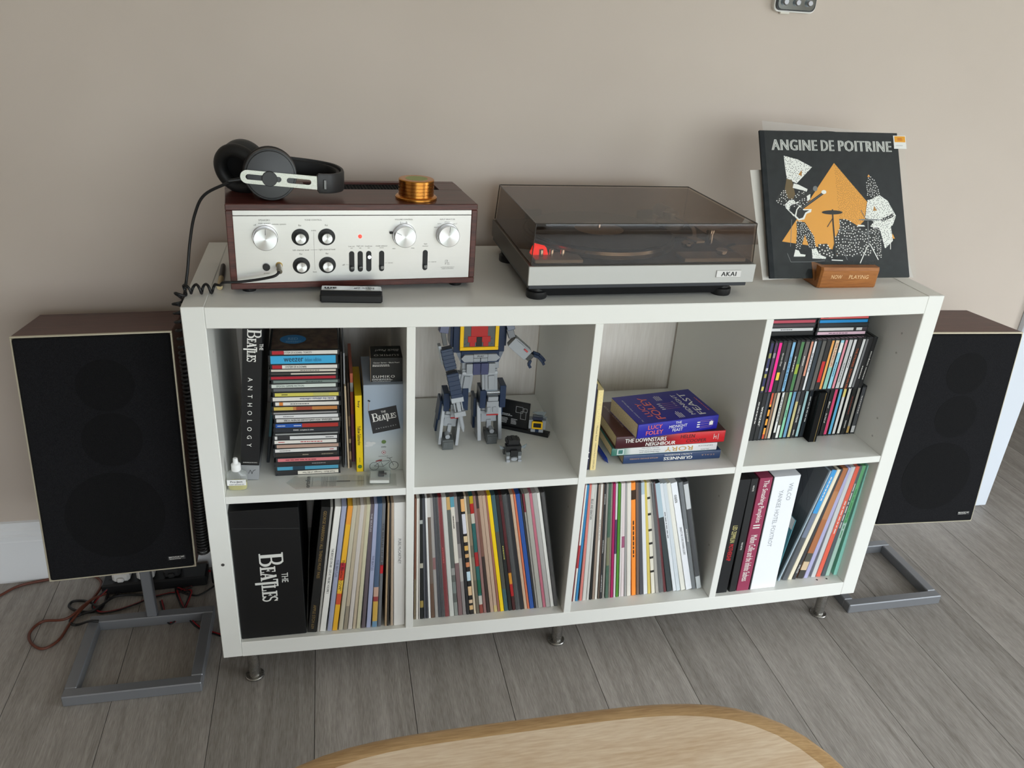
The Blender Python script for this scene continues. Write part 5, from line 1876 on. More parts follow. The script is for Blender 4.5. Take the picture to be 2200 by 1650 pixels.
def disc_rows():
    """two standing rows of cases in the upper right cube, with a few lying on top"""
    cp = (1580, 670, 340 / 1650)
    y0 = .112
    def stand(items, bl, tl, zfun, where, y_, fan):
        names = [it[4] for it in items]
        ox, oy, s = cp
        cnt = {}
        for i, it in enumerate(items):
            b0, b1, t0, t1, nm, rgb = it[:6]
            opt = dict(it[6]) if len(it) > 6 else {}
            yy = opt.pop('y', y_)
            def at(cx_, ln_):
                cy_ = ln_[0][1] + (ln_[1][1] - ln_[0][1]) * (cx_ - ln_[0][0]) / (ln_[1][0] - ln_[0][0])
                return on_y(ox + cx_ * s, oy + cy_ * s, y_)
            pb0, pb1 = at(b0, bl), at(b1, bl)
            w = min(max(pb1.x - pb0.x, .0075), opt.pop('wmax', .0112))
            xc = (pb0.x + pb1.x) / 2
            lean = math.radians(opt.pop('lean', .6) + fan * (i / len(items)) ** 1.5)
            lab = neighbours_label(names, i, 'disc case', where)
            # case stands on its short edge: spine reads downwards
            rot = Matrix.Rotation(lean, 3, 'Y') @ Matrix(((0, 0, 1), (0, 1, 0), (-1, 0, 0)))
            jewel_case('disc_case', (xc, yy, zfun(xc) + JW / 2), rot.to_euler(), rgb, lab, None, thick=w, **opt)
    low = [
        (150, 190, 245, 275, 'black dash-lettered', (34, 34, 36), dict(text='~', tpos=0, tlen=.6)),
        (196, 236, 295, 325, 'black name-lettered', (38, 38, 40), dict(text='weezer', tpos=0, tlen=.4)),
        (240, 266, 335, 365, 'slate', (66, 70, 78)),
        (275, 306, 380, 408, 'red and orange', (206, 84, 56), dict(blocks=[(.25, .9, (236, 160, 60)), (.3, .36, (206, 80, 50)), (.5, .56, (206, 80, 50)), (.7, .76, (206, 80, 50))])),
        (310, 332, 415, 440, 'tan', (150, 116, 92)),
        (335, 372, 450, 480, 'cream', (212, 202, 186)),
        (384, 416, 485, 512, 'white', (216, 216, 212), dict(blocks=[(.88, 1, BK)], text='~', tpos=-.1, tlen=.55, tcol=(60, 60, 60))),
        (416, 452, 520, 552, 'olive', (94, 92, 74), dict(blocks=[(.72, 1, (220, 220, 216))])),
        (455, 492, 560, 592, 'mint green', (132, 196, 162), dict(text='~', tpos=0, tlen=.2, tcol=(40, 70, 60))),
        (496, 534, 600, 636, 'steel blue', (106, 152, 186)),
        (540, 576, 640, 670, 'straw and grey', (196, 184, 130), dict(blocks=[(0, .22, (90, 90, 92))])),
        (580, 618, 690, 722, 'black white-lettered', (40, 40, 44), dict(text=[('LOSING STREAK', .0, .35, None), ('~', .38, .12, None)])),
        (624, 660, 730, 762, 'powder blue', (160, 196, 200)),
        (668, 708, 775, 804, 'dark slate', (40, 46, 52), dict(text='~', tpos=0, tlen=.7)),
        (715, 792, 820, 882, 'thick gold-edged black', (10, 10, 10), dict(y=.082, wmax=.02, slip=True)),
        (800, 832, 884, 898, 'narrow black', (30, 30, 32)),
        (836, 868, 899, 914, 'plain black', (34, 34, 35), dict(text='~', tpos=.1, tlen=.12)),
        (880, 914, 925, 960, 'black blocky-lettered', (30, 30, 31), dict(text=[('Blur', -.15, .14, None), ('the best of', .12, .2, None)])),
        (918, 955, 1020, 1052, 'hot pink', (214, 70, 112)),
        (966, 1002, 1065, 1096, 'sky blue', (90, 170, 208)),
        (1008, 1044, 1105, 1140, 'yellow-tipped white', (216, 214, 210), dict(blocks=[(0, .18, (226, 208, 120))])),
        (1056, 1092, 1160, 1188, 'milk white', (222, 220, 212)),
        (1100, 1142, 1200, 1246, 'black bold-lettered', (34, 36, 34), dict(text=[('~', .3, .2, None), ('~', -.1, .4, (140, 60, 50))])),
        (1150, 1184, 1255, 1286, 'tan-ended silver', (164, 160, 150), dict(blocks=[(.85, 1, (190, 156, 90))])),
        (1195, 1240, 1300, 1342, 'dark grey', (84, 86, 90), dict(blocks=[(.85, 1, (214, 214, 214))], text='~', tpos=-.1, tlen=.4)),
    ]
    stand(low, ((150, 1310), (1240, 1255)), ((245, 835), (1342, 780)), mid_z, 'in the lower row', y0 - .008, 0)
    up = [
        (268, 302, 372, 406, 'navy and yellow', (50, 52, 92), dict(blocks=[(.2, .3, (150, 150, 90)), (.5, .56, (190, 190, 200)), (.62, .7, (170, 160, 80)), (.88, .97, (206, 190, 110))])),
        (312, 346, 416, 446, 'plum', (84, 52, 88), dict(blocks=[(.2, .3, (150, 140, 150))])),
        (350, 390, 454, 496, 'fluorescent pink', (236, 36, 140)),
        (394, 436, 498, 526, 'black yellow-tagged', (36, 36, 36), dict(blocks=[(.6, .76, (230, 196, 70))], text='Green Day', tpos=-.15, tlen=.25)),
        (440, 482, 540, 580, 'smoke grey', (66, 66, 70), dict(text='~', tpos=0, tlen=.2)),
        (488, 526, 596, 634, 'pale blue', (126, 178, 214), dict(text='the birds & the bees', tpos=.1, tlen=.6, tcol=(50, 80, 110))),
        (536, 572, 640, 672, 'anthracite', (50, 52, 54), dict(text='~', tpos=0, tlen=.4)),
        (574, 616, 682, 716, 'grass green', (74, 122, 76), dict(blocks=[(.45, .65, (150, 170, 60))])),
        (622, 668, 722, 756, 'warm grey', (96, 92, 90), dict(text='~', tpos=-.1, tlen=.2)),
        (674, 706, 768, 798, 'peach', (214, 146, 120), dict(blocks=[(.7, 1, (44, 40, 40))])),
        (708, 738, 818, 850, 'clean white', (220, 220, 222), dict(text='~', tpos=0, tlen=.5, tcol=(50, 60, 90))),
        (742, 786, 852, 882, 'ink blue', (44, 54, 62)),
        (790, 834, 894, 930, 'stone grey', (92, 90, 86)),
        (838, 882, 948, 990, 'black and red', (40, 38, 38), dict(blocks=[(.42, .85, (196, 40, 40))])),
        (884, 918, 996, 1032, 'apricot', (234, 164, 84)),
        (920, 968, 1038, 1078, 'cream and aqua', (222, 200, 170), dict(blocks=[(.55, 1, (140, 196, 180))], text='THE FLAMING LIPS', tpos=-.2, tlen=.45, tcol=(160, 70, 50))),
        (972, 1016, 1092, 1132, 'light blue', (150, 206, 224), dict(blocks=[(.05, .25, (230, 230, 230))], text='~', tpos=.1, tlen=.3, tcol=(40, 100, 140))),
        (1018, 1052, 1142, 1178, 'rose', (228, 146, 160)),
        (1056, 1102, 1188, 1220, 'light grey', (200, 200, 200), dict(text='~', tpos=.2, tlen=.45, tcol=(130, 130, 130))),
        (1104, 1142, 1232, 1266, 'white bold-lettered', (224, 224, 224), dict(text='~', tpos=0, tlen=.3, tcol=(60, 60, 60))),
        (1146, 1192, 1270, 1304, 'black orange-lettered', (46, 42, 40), dict(text='THE STROKES  ROOM ON FIRE', tpos=.1, tlen=.8, tcol=(190, 92, 50))),
        (1194, 1230, 1366, 1402, 'white', (222, 222, 220)),
        (1233, 1256, 1408, 1436, 'ash grey', (120, 120, 122)),
        (1258, 1302, 1440, 1474, 'jet black', (34, 34, 36), dict(text='~', tpos=.2, tlen=.3)),
        (1305, 1342, 1478, 1512, 'black lowercase-lettered', (30, 30, 32), dict(text='modest mouse', tpos=.05, tlen=.55, length=.125)),
    ]
    # the upper row stands on the cases below
    stand(up, ((268, 805), (1342, 748)), ((372, 292), (1512, 250)), lambda x: mid_z(x) + JW + .001, 'in the upper row', y0 - .020, 3.0)
    z = mid_z(1.25) + 2 * JW + .004
    # lying cases above the standing rows
    def flat(x, items, yy):
        zz = z
        for nm, rgb, th, opt in items:
            th = th * .9
            jewel_case('disc_case', (x + random.uniform(-.002, .002), yy, zz + th / 2), (0, 0, random.uniform(-.01, .01)), rgb, nm, None, thick=th, **opt)
            zz += th + .0001
    flat(1.334, [('pale pink disc case lying lowest in the pile above the upper disc row', (226, 190, 204), JT, dict(text='~', tpos=0, tlen=.5, tcol=(120, 90, 110))),
                 ('white-and-black disc case lying on the pale pink one', (214, 214, 212), JT, dict(blocks=[(.72, .78, BK), (.9, 1, (70, 60, 66))])),
                 ('dark teal disc case lying below the bright blue one', (36, 44, 50), JT, {}),
                 ('bright blue disc case lying under the coral one', (24, 140, 206), JT, {}),
                 ('coral disc case lying on the bright blue one', (224, 96, 96), JT, dict(text='~', tpos=-.35, tlen=.12, tcol=(90, 30, 36))),
                 ('black disc case lying on the coral one', (40, 38, 36), JT * .8, {})], .108)
    flat(1.2065, [('black disc case lying under the white one beside the divider', (30, 32, 33), JT, {}),
                 ('white disc case lying under the dark purple one beside the divider', (214, 214, 214), JT, dict(text='~', tpos=0, tlen=.3, tcol=(70, 70, 80))),
                 ('dark purple disc case lying under the raspberry one', (70, 60, 66), JT, {}),
                 ('raspberry disc case lying beside the divider', (186, 74, 92), JT, {}),
                 ('black disc case topping the pile beside the divider', (36, 34, 40), JT * .6, {})], .112)


disc_rows()


# ================================================================== upper left cube: the rest
def upper_left():
    zf = mid_z(.08)
    # large black book leaning by the disc stack
    a = math.atan2(.1155 - .086, .8055 - .482)
    e = empty('large_book', (.0775, .056, zf), (0, a, 0))
    tag(e, 'large black hardback with white wordmark on its spine beside the disc stack', 'book')
    W, H = .034, .33
    b = MB().box(-W / 2, W / 2, 0, .26, .034, H, .0012).build('jacket', M((22, 22, 23), .4, 0, .45), e)
    MB().box(-W / 2, W / 2, 0, .26, .0018, .034, .0012).build('jacket_foot', M((150, 152, 154), .4, .2), e)
    l = MB()
    beatles_logo(l, (-.003, -.0003, .285), (0, 0, -1), (1, 0, 0), .062)
    for k, ch in enumerate('ANTHOLOGY'):
        write(l, ch, (-.002, -.0003, .217 - k * .0172), (0, 0, -1), (1, 0, 0), height=.0082)
    write(l, 'CHRONICLE BOOKS', (0, -.0003, .041), (1, 0, 0), (0, 0, 1), width=.026)
    l.build('lettering', INK_WHITE, b)
    s = MB()
    pts = [(-.002, -.0004, .016), (.001, -.0004, .024), (.004, -.0004, .016), (.006, -.0004, .022), (.0105, -.0004, .025)]
    s.tube(smooth_pts(pts, 5), .0004, 5)
    s.build('signature', INK_BLACK, e)

    # slim teal-edged sleeve and dark sleeve behind the book
    sleeve('slim_case', .108, .12, mid_z(.1), .0055, .20, .15, .13, (34, 38, 42), [(.3, .8, (70, 110, 118))], label='slim dark case with a teal edge behind the large black hardback', cat='case')
    # oil bottle
    bt = empty('oil_bottle', (.0585, .031, zf + .0003), (0, 0, -.05))
    tag(bt, 'small clear dropper bottle with white cap and yellow oil beside the black hardback', 'bottle')
    def oval(prof, name, mat, n=40, close=True):
        v, f = [], []
        for w, d, z in prof:
            for k in range(n):
                t = 2 * PI * k / n
                c, s_ = math.cos(t), math.sin(t)
                p = 3.0
                r = (abs(c) ** p + abs(s_) ** p) ** (-1 / p)
                v.append((r * c * w, r * s_ * d, z))
        for i in range(len(prof) - 1):
            for k in range(n):
                f.append((i * n + k, i * n + (k + 1) % n, (i + 1) * n + (k + 1) % n, (i + 1) * n + k))
        f += [tuple(range(n - 1, -1, -1)), tuple((len(prof) - 1) * n + k for k in range(n))]
        return MB().add(v, f).build(name, mat, bt, smooth=50)
    oval([(.0165, .008, .001), (.0172, .0087, .004), (.0176, .009, .0145), (.0176, .009, .0148)], 'oil', M((178, 168, 84), .25, 0, .5))
    body = oval([(.0172, .0088, 0), (.0182, .0096, .003), (.0188, .0102, .018), (.0188, .0102, .031), (.0165, .0088, .036), (.009, .0075, .040), (.008, .0075, .042)], 'flask', clear_plastic('frosted_bottle', (250, 252, 250), .05, .2, .16))
    lab = MB().box(-.0172, .0172, -.0112, -.0103, .013, .0255, .0002).build('label', M((224, 224, 222), .55), bt)
    l = write(MB(), 'Pro-Ject', (.0, -.0115, .0208), (1, 0, 0), (0, 0, 1), width=.022, height=.0052, bold=.02)
    write(l, 'SILENT GROOVE OIL', (0, -.0115, .0155), (1, 0, 0), (0, 0, 1), width=.027, height=.0024)
    l.build('lettering', INK_BLACK, lab)
    MB().lathe([(.0085, .041), (.0087, .042), (.0087, .0535), (.008, .0545), (.0048, .0565), (.0042, .066), (.003, .067)], 30).build('cap', M((228, 228, 226), .45), bt, smooth=35)

    # thin sleeves and booklets right of the stack
    z2 = mid_z(.27)
    sleeve('booklet', .2565, .09, z2, .0034, .255, .17, .01, (40, 38, 36), label='thin black booklet standing against the disc stack', cat='booklet')
    sleeve('booklet', .2615, .095, z2, .003, .25, .16, .012, (150, 150, 152), label='thin grey booklet beside the black one by the disc stack', cat='booklet')
    sleeve('paper_wallet', .2668, .085, z2, .0036, .185, .13, -.012, (196, 176, 146), label='cream-edged paper wallet between the grey booklet and a brown one', cat='booklet')
    sleeve('booklet', .2712, .088, z2, .0038, .19, .13, -.004, (66, 54, 46), [(.1, .2, (150, 120, 90)), (.3, .35, (160, 140, 110)), (.5, .62, (110, 90, 70))], label='brown mottled booklet with paper edges near the yellow case', cat='booklet')
    sleeve('booklet', .2775, .11, z2, .0062, .20, .15, 0, (176, 92, 66), [(.0, .3, (120, 74, 90)), (.3, .55, (150, 84, 104)), (.8, .9, (150, 150, 146))], label='orange and purple booklet beside the yellow case', cat='booklet')
    y = sleeve('film_case', .2887, .07, z2, .0132, .171, .135, 0, (232, 198, 16), label='bright yellow film case standing beside the grey-blue box', cat='case')
    l = MB()
    write(l, 'hey', (0, -.0002, .152), (0, 0, -1), (1, 0, 0), width=.014, height=.006, bold=.03)
    write(l, 'Yellow Submarine', (0, -.0002, .083), (0, 0, -1), (1, 0, 0), width=.043, height=.0068, bold=.035)
    rows_of_dashes(l, (0, -.0002, .026), (0, 0, -1), (1, 0, 0), .014, .002, 1, 0, 8)
    l.build('lettering', M((40, 34, 12), .5), y)
    MB().lathe([(.0042, 0), (.0042, .0003)], 20).build('apple_mark', M((90, 120, 40), .5), y, (0, -.0001, .012), (PI / 2, 0, 0))
    # boxed set of films, sky print
    W, H, D = .0785, .193, .137
    bx = empty('film_box_set', (.3357, .07, mid_z(.3357) + .0004), (0, tilt(.33), 0))
    tag(bx, 'pale grey-blue film box set with a black square and bicycle print', 'box set')
    m, nt, bs = nodes('sky_print')
    tc = nt.nodes.new('ShaderNodeTexCoord')
    sp = nt.nodes.new('ShaderNodeSeparateXYZ')
    nt.links.new(tc.outputs['Object'], sp.inputs[0])
    mr = nt.nodes.new('ShaderNodeMapRange')
    mr.inputs[1].default_value = 0
    mr.inputs[2].default_value = H
    nt.links.new(sp.outputs[2], mr.inputs[0])
    r = ramp(nt, [(0, (176, 178, 168)), (.3, (182, 188, 188)), (.6, (150, 166, 182)), (1, (160, 172, 186))])
    nt.links.new(mr.outputs[0], r.inputs[0])
    nt.links.new(r.outputs[0], bs.inputs['Base Color'])
    bs.inputs['Roughness'].default_value = .35
    MB().box(-W / 2, W / 2, 0, D, 0, H, .0008).build('box', m, bx)
    p = MB()
    q = [(-.0305, .137), (.0235, .148), (.0325, .0965), (-.0215, .0862)]
    p.flat([(x, -.0003, z) for x, z in q], 0)
    c = Vector((.001, -.0005, .117))
    rt = Vector((.9808, 0, .195))
    up = Vector((-.195, 0, .9808))
    beatles_logo(p, c + up * .004, rt, up, .046, 1)
    for k, ch in enumerate('ANTHOLOGY'):
        write(p, ch, c + rt * ((k - 4) * .0048) - up * .0165, rt, up, height=.0026, mi=2)
    # bicycle
    yk = [-.0004]
    def ring(cx_, cz, r_, w, mi):
        n = 28
        yk[0] -= 1e-5
        for k in range(n):
            a, b = 2 * PI * k / n, 2 * PI * (k + 1) / n
            p.flat([(cx_ + rr * math.cos(t), yk[0], cz + rr * math.sin(t)) for rr, t in ((r_, a), (r_, b), (r_ - w, b), (r_ - w, a))], mi)
    ring(-.019, .0115, .0095, .0011, 3); ring(.020, .0115, .0095, .0011, 3)
    def ln(a, b, w, mi):
        d = Vector((b[0] - a[0], 0, b[1] - a[1])); n_ = Vector((-d.z, 0, d.x)).normalized() * w / 2
        yk[0] -= 1e-5
        A, B = Vector((a[0], yk[0], a[1])), Vector((b[0], yk[0], b[1]))
        p.flat([A - n_, B - n_, B + n_, A + n_], mi)
    for a, b in (((-.019, .0115), (-.006, .0225)), ((-.006, .0225), (.012, .0235)), ((-.006, .0225), (-.001, .010)), ((-.001, .010), (.013, .022)), ((-.019, .0115), (-.001, .010)), ((.020, .0115), (.0115, .029)), ((.0115, .029), (.017, .031)), ((.0115, .029), (.006, .0305))):
        ln(a, b, .0009, 3)
    p.flat([(-.016, -.0008, .0215), (-.004, -.0008, .0235), (-.003, -.0008, .0265), (-.008, -.0008, .0265), (-.016, -.0008, .024)], 4)
    ln((-.0305, .137), (-.0285, .158), .0007, 5); ln((-.031, .1605), (-.0265, .158), .003, 0)
    # small marks
    def ell(cx_, cz, rx, rz, mi):
        yk[0] -= 1e-5
        p.flat([(cx_ + rx * math.cos(2 * PI * k / 18), yk[0], cz + rz * math.sin(2 * PI * k / 18)) for k in range(18)], mi)
    ell(.0, .067, .0046, .0042, 6); ell(0, .043, .0042, .0042, 4); ell(0, .043, .0034, .0034, 2); ell(0, .043, .0016, .0016, 4)
    write(p, 'DVD', (0, -.0004, .0555), (1, 0, 0), (0, 0, 1), width=.009, height=.0032, bold=.03, mi=0)
    rows_of_dashes(p, (0, -.0004, .034), (1, 0, 0), (0, 0, 1), .02, .0015, 1, 0, 5)
    for cx_, cz in ((-.03, .066), (-.026, .061), (-.021, .065), (-.032, .06)):
        ell(cx_, cz, .005, .003, 2)
    p.build('box_print', [M((34, 34, 36), .45), M((226, 224, 218), .5), M((200, 202, 200), .5), M((52, 48, 44), .5), M((140, 50, 52), .5), M((170, 130, 90), .5), M((92, 118, 62), .5)], bx)
    # small black carton on top of the film box
    cz = mid_z(.3445) + H
    ct = empty('cartridge_carton', (.3445, .083, cz + .0002), (0, 0, -.02))
    tag(ct, 'small black cartridge carton with white lettering on the film box set', 'carton')
    w2, h2, d2 = .061, .051, .058
    cb = MB().box(-w2 / 2, w2 / 2, 0, d2, 0, h2, .0006).build('carton', M((24, 27, 27), .35, 0, .5), ct)
    MB().box(-w2 / 2 - .0006, -w2 / 2 + .0002, .0005, d2, .0, h2).build('side_flap', M((150, 130, 110), .6), ct)
    l = MB()
    write(l, 'SUMIKO', (-.006, -.0003, .0115), (1, 0, 0), (0, 0, 1), width=.042, height=.0052, bold=.01, spacing=1.2)
    write(l, 'Oyster Series - Black Pearl', (-.001, -.0003, .0405), (1, 0, 0), (0, 0, 1), width=.049, height=.0032)
    rows_of_dashes(l, (-.010, -.0003, .035), (1, 0, 0), (0, 0, 1), .034, .005, 2, 0, 6)
    rows_of_dashes(l, (-.006, -.0003, .0055), (1, 0, 0), (0, 0, 1), .044, .004, 2, 0, 7)
    write(l, 'www.sumikoaudio.net', (-.01, -.0003, .0018), (1, 0, 0), (0, 0, 1), width=.035, height=.0022)
    write(l, 'SUMIKO', (0, .012, h2 + .0002), (-1, 0, 0), (0, -1, 0), width=.048, height=.008, spacing=1.2)
    write(l, 'Black Pearl', (.002, .036, h2 + .0002), (-1, 0, 0), (0, -1, 0), width=.046, height=.010, shear=.3)
    l.build('lettering', INK_WHITE, cb)

    # clear alignment card lying on the shelf
    zc = mid_z(.24) + .0006
    cd = empty('alignment_card', (.25, .036, zc), (0, tilt(.25), -.04))
    tag(cd, 'clear plastic cartridge alignment card lying in front of the disc stack', 'card')
    o = [(-.104, .0), (-.088, .0235), (.108, .0235), (.108, -.0205), (-.084, -.0235)]
    MB().add([(x, y, 0) for x, y in o] + [(x, y, .0008) for x, y in o], [tuple(range(4, -1, -1)), tuple(range(5, 10))] + [(i, (i + 1) % 5, (i + 1) % 5 + 5, i + 5) for i in range(5)]).build('sheet', clear_plastic('card_film', (252, 252, 250), .05, .1, .08), cd)
    l = MB()
    write(l, 'ortofon', (-.063, 0, .0011), (0, 1, 0), (-1, 0, 0), width=.04, height=.009, bold=.015)
    write(l, 'Cartridge Alignment Tool', (-.054, 0, .0011), (0, 1, 0), (-1, 0, 0), width=.032, height=.0022)
    for gx in (-.037, -.021, .033, .05):
        for k in range(6):
            x = gx + k * .0022
            l.flat([(x, -.018, .001), (x + .0004, -.018, .001), (x + .0004, .018, .001), (x, .018, .001)])
    l.flat([(-.028, -.0003, .001), (.045, -.0003, .001), (.045, .0004, .001), (-.028, .0004, .001)])
    l.flat([(-.008, -.0012, .0011), (.018, -.0012, .0011), (.018, .0013, .0011), (-.008, .0013, .0011)])
    l.build('lettering', M((64, 64, 64), .5), cd)
    # little clear box with a stylus
    sb = empty('stylus_box', (.3255, .037, mid_z(.33) + .0018), (0, tilt(.33), -.08))
    tag(sb, 'small clear plastic box holding a black stylus', 'box')
    MB().box(-.0215, .0215, -.0205, .0205, 0, .016, .0008).build('base', ACRYL, sb)
    MB().box(-.0222, .0222, -.0212, .0212, .0163, .030, .0008).build('lid', ACRYL, sb)
    MB().box(-.019, .019, -.018, .018, .001, .008, .001).build('tray', M((206, 204, 198), .6), sb)
    st = MB().box(-.003, .009, -.006, .006, .0085, .016, .0012)
    st.box(.009, .014, -.002, .002, .011, .014, .0006)
    st.build('stylus', BLACK_PLASTIC, sb)


upper_left()


# ================================================================== second cube: brick-built toys
NAVY = M((20, 40, 68), .28, 0, .5)
LBG = M((150, 154, 158), .32, 0, .5)
DBG = M((84, 88, 88), .32, 0, .5)
TBK = M((20, 21, 22), .3, 0, .5)
TYL = M((240, 190, 20), .3, 0, .5)
TRD = M((176, 40, 40), .3, 0, .5)
TCL = clear_plastic('clear_brick', (214, 226, 234), .1, .05, .1)


def studs(mb, pts, r=.0024, h=.0017, mat=None):
    for p in pts:
        mb.lathe([(r, 0), (r, h)], 12, 0, Matrix.Translation(p) @ (mat or Matrix.Identity(4)))


def toy_robot():
    z = mid_z(.53)
    e = empty('toy_robot', (.535, .195, z))
    tag(e, 'blue and grey brick-built toy robot with a yellow-framed chest', 'toy')
    ch = .0006
    OX, OY = .535, .195
    def bx(mb, x0, x1, y0, y1, z0, z1, mat=None):
        # given in unit coordinates, converted to the robot's own frame
        mb.box(x0 - OX, x1 - OX, y0 - OY, y1 - OY, z0 - .488, z1 - .488, ch, 0, mat)
        return mb
    # feet
    for x0, x1, yf in ((.4645, .4875, .139), (.5635, .586, .154)):
        m = MB()
        bx(m, x0, x1, yf + .002, yf + .028, .4885, .512)
        bx(m, x0 + .002, x1 - .002, yf + .026, yf + .062, .4885, .500)
        bx(m, x0 + .001, x1 - .001, yf, yf + .004, .494, .508)
        bx(m, x0 + .0108, x0 + .0116, yf - .0004, yf + .002, .494, .508)
        m.build('foot', DBG, e)
        MB().tube([((x0 + x1) / 2 - OX, yf + .008 - OY, .0285), ((x0 + x1) / 2 - OX, yf + .026 - OY, .0285)], .005, 14).build('ankle_pin', LBG, e, smooth=40)
    # shins: grey fronts, long grey side fins and navy outer shells
    def shin(xa, xb, yf, lean, name='shin'):
        c = Matrix.Translation(((xa + xb) / 2 - OX, yf + .03 - OY, .03)) @ Matrix.Rotation(lean, 4, 'Y')
        w = (xb - xa) / 2
        m = MB()
        m.box(-w * .55, w * .55, -.012, .02, .012, .055, ch, 0, c)
        m.box(-w * .62, w * .62, -.016, -.006, .034, .041, ch, 0, c)
        m.box(-w * .5, w * .5, -.017, -.01, .043, .050, ch, 0, c)
        m.box(-w * .16, w * .16, -.015, -.004, -.002, .018, ch, 0, c)
        s = m.build(name, LBG, e)
        for sg in (-1, 1):
            f = MB()
            f.add([(sg * w * .62, -.03, -.024), (sg * w * .62, .03, -.024), (sg * w * .62, .034, .06), (sg * w * .62, -.012, .06),
                   (sg * w * .86, -.03, -.024), (sg * w * .86, .03, -.024), (sg * w * .86, .034, .06), (sg * w * .86, -.012, .06)],
                  [(0, 1, 2, 3), (7, 6, 5, 4), (0, 4, 5, 1), (1, 5, 6, 2), (2, 6, 7, 3), (3, 7, 4, 0)], 0, c)
            f.build('side_fin', LBG, s)
            g = MB().box(sg * w * .84, sg * w * 1.05, -.002, .036, .02, .066, ch, 0, c)
            g.box(sg * w * .84, sg * w * 1.02, .012, .034, -.015, .022, ch, 0, c)
            g.build('side_armour', NAVY, s)
        y = MB()
        for k in range(3):
            y.box(-w * .5 + k * w * .34, -w * .5 + k * w * .34 + w * .28, -.0175, -.014, .0515, .0555, .0003, 0, c)
        y.build('yellow_tile', TYL, s)
    shin(.456, .506, .152, .12)
    shin(.540, .602, .165, -.02)
    # knees
    for xa, xb, yf, dz in ((.468, .52, .165, 0), (.546, .602, .168, .002)):
        k = MB()
        bx(k, xa, xa + .013, yf - .002, yf + .04, .570 + dz, .612 + dz)
        bx(k, xb - .013, xb, yf - .002, yf + .04, .570 + dz, .622 + dz)
        bx(k, xa + .01, xb - .01, yf + .012, yf + .036, .575 + dz, .600 + dz)
        k.build('knee_armour', NAVY, e)
        g = MB()
        bx(g, xa + .015, xb - .015, yf - .004, yf + .02, .556 + dz, .586 + dz)
        bx(g, xa + .017, xb - .017, yf - .006, yf + .01, .588 + dz, .598 + dz)
        for q in range(2):
            bx(g, xa + .016 + q * .012, xa + .024 + q * .012, yf - .0065, yf - .003, .562 + dz, .574 + dz)
        g.build('knee_front', LBG, e)
        r = MB()
        bx(r, xa + .015, xb - .015, yf - .0055, yf - .003, .5535 + dz, .5565 + dz)
        r.build('striped_tile', TRD, e)
        MB().tube([(xa + .014 - OX, yf + .004 - OY, .6055 + dz - .488), (xb - .014 - OX, yf + .004 - OY, .6055 + dz - .488)], .008, 16).build('knee_joint', TCL if dz else LBG, e, smooth=40)
    # thighs
    for xa, xb, tl in ((.503, .528, .12), (.555, .582, -.06)):
        t = MB()
        c = Matrix.Translation(((xa + xb) / 2 - OX, .178 - OY, .637 - .488)) @ Matrix.Rotation(tl, 4, 'Y')
        w = (xb - xa) / 2
        t.box(-w, w, -.01, .016, -.026, .026, ch, 0, c)
        t.box(-w - .006, -w + .002, -.008, .014, -.022, .014, ch, 0, c)
        t.box(-w * .5, w * .5, -.0135, -.009, -.02, .012, ch, 0, c)
        t.build('thigh', LBG, e)
        b = MB()
        b.box(-w * 1.02, w * 1.02, -.0145, -.0105, .015, .022, .0015, 0, c)
        studs(b, [(-w * .75, -.0145, .0185), (w * .75, -.0145, .0185)], .0022, .0008, None) if False else None
        b.build('hip_link', M((176, 180, 184), .3), e)
    # pelvis and belt
    p = MB()
    bx(p, .514, .527, .163, .19, .655, .678); bx(p, .561, .575, .163, .19, .655, .678); bx(p, .506, .584, .172, .2, .663, .682)
    p.build('hip_plate', LBG, e)
    p = MB(); bx(p, .5275, .5435, .1625, .18, .653, .679); bx(p, .5445, .5605, .1625, .18, .653, .679)
    p.build('hip_tile', M((64, 68, 100), .3), e)
    w = MB(); bx(w, .502, .582, .166, .205, .680, .706)
    w.add([(.492 - OX, .17 - OY, .214), (.502 - OX, .166 - OY, .192), (.582 - OX, .166 - OY, .192), (.592 - OX, .17 - OY, .214), (.492 - OX, .205 - OY, .214), (.502 - OX, .205 - OY, .192), (.582 - OX, .205 - OY, .192), (.592 - OX, .205 - OY, .214)], [(0, 1, 2, 3), (7, 6, 5, 4), (0, 4, 5, 1), (1, 5, 6, 2), (2, 6, 7, 3), (3, 7, 4, 0)])
    w.build('waist', NAVY, e)
    b = MB()
    b.prism([(.5015 - OX, .2035), (.5085 - OX, .196), (.527 - OX, .196), (.527 - OX, .2115), (.5085 - OX, .2115)], .1605 - OY, .168 - OY)
    b.prism([(.5835 - OX, .2045), (.5755 - OX, .2125), (.5575 - OX, .2125), (.5575 - OX, .197), (.5755 - OX, .197)], .1605 - OY, .168 - OY)
    bx(b, .5275, .557, .1608, .168, .6925, .7005)
    bx(b, .5275, .5415, .1605, .168, .684, .692); bx(b, .543, .557, .1605, .168, .684, .692)
    bt = b.build('belt', LBG, e)
    write(MB(), 'PLAY', (.5422 - OX, .1604 - OY, .2085), (1, 0, 0), (0, 0, 1), width=.013, height=.0036, bold=.02).build('lettering', INK_BLACK, bt)
    # torso
    t = MB()
    bx(t, .486, .593, .170, .225, .702, .80)
    bx(t, .480, .489, .176, .215, .712, .79); bx(t, .590, .598, .176, .215, .712, .79)
    t.build('torso', NAVY, e)
    y = MB()
    bx(y, .4985, .506, .164, .171, .7157, .7828); bx(y, .5715, .579, .164, .171, .7157, .7828); bx(y, .4985, .579, .164, .171, .7085, .7155); bx(y, .4985, .579, .164, .171, .783, .79)
    y.build('chest_frame', TYL, e)
    g = MB(); bx(g, .506, .5715, .1665, .171, .7155, .783)
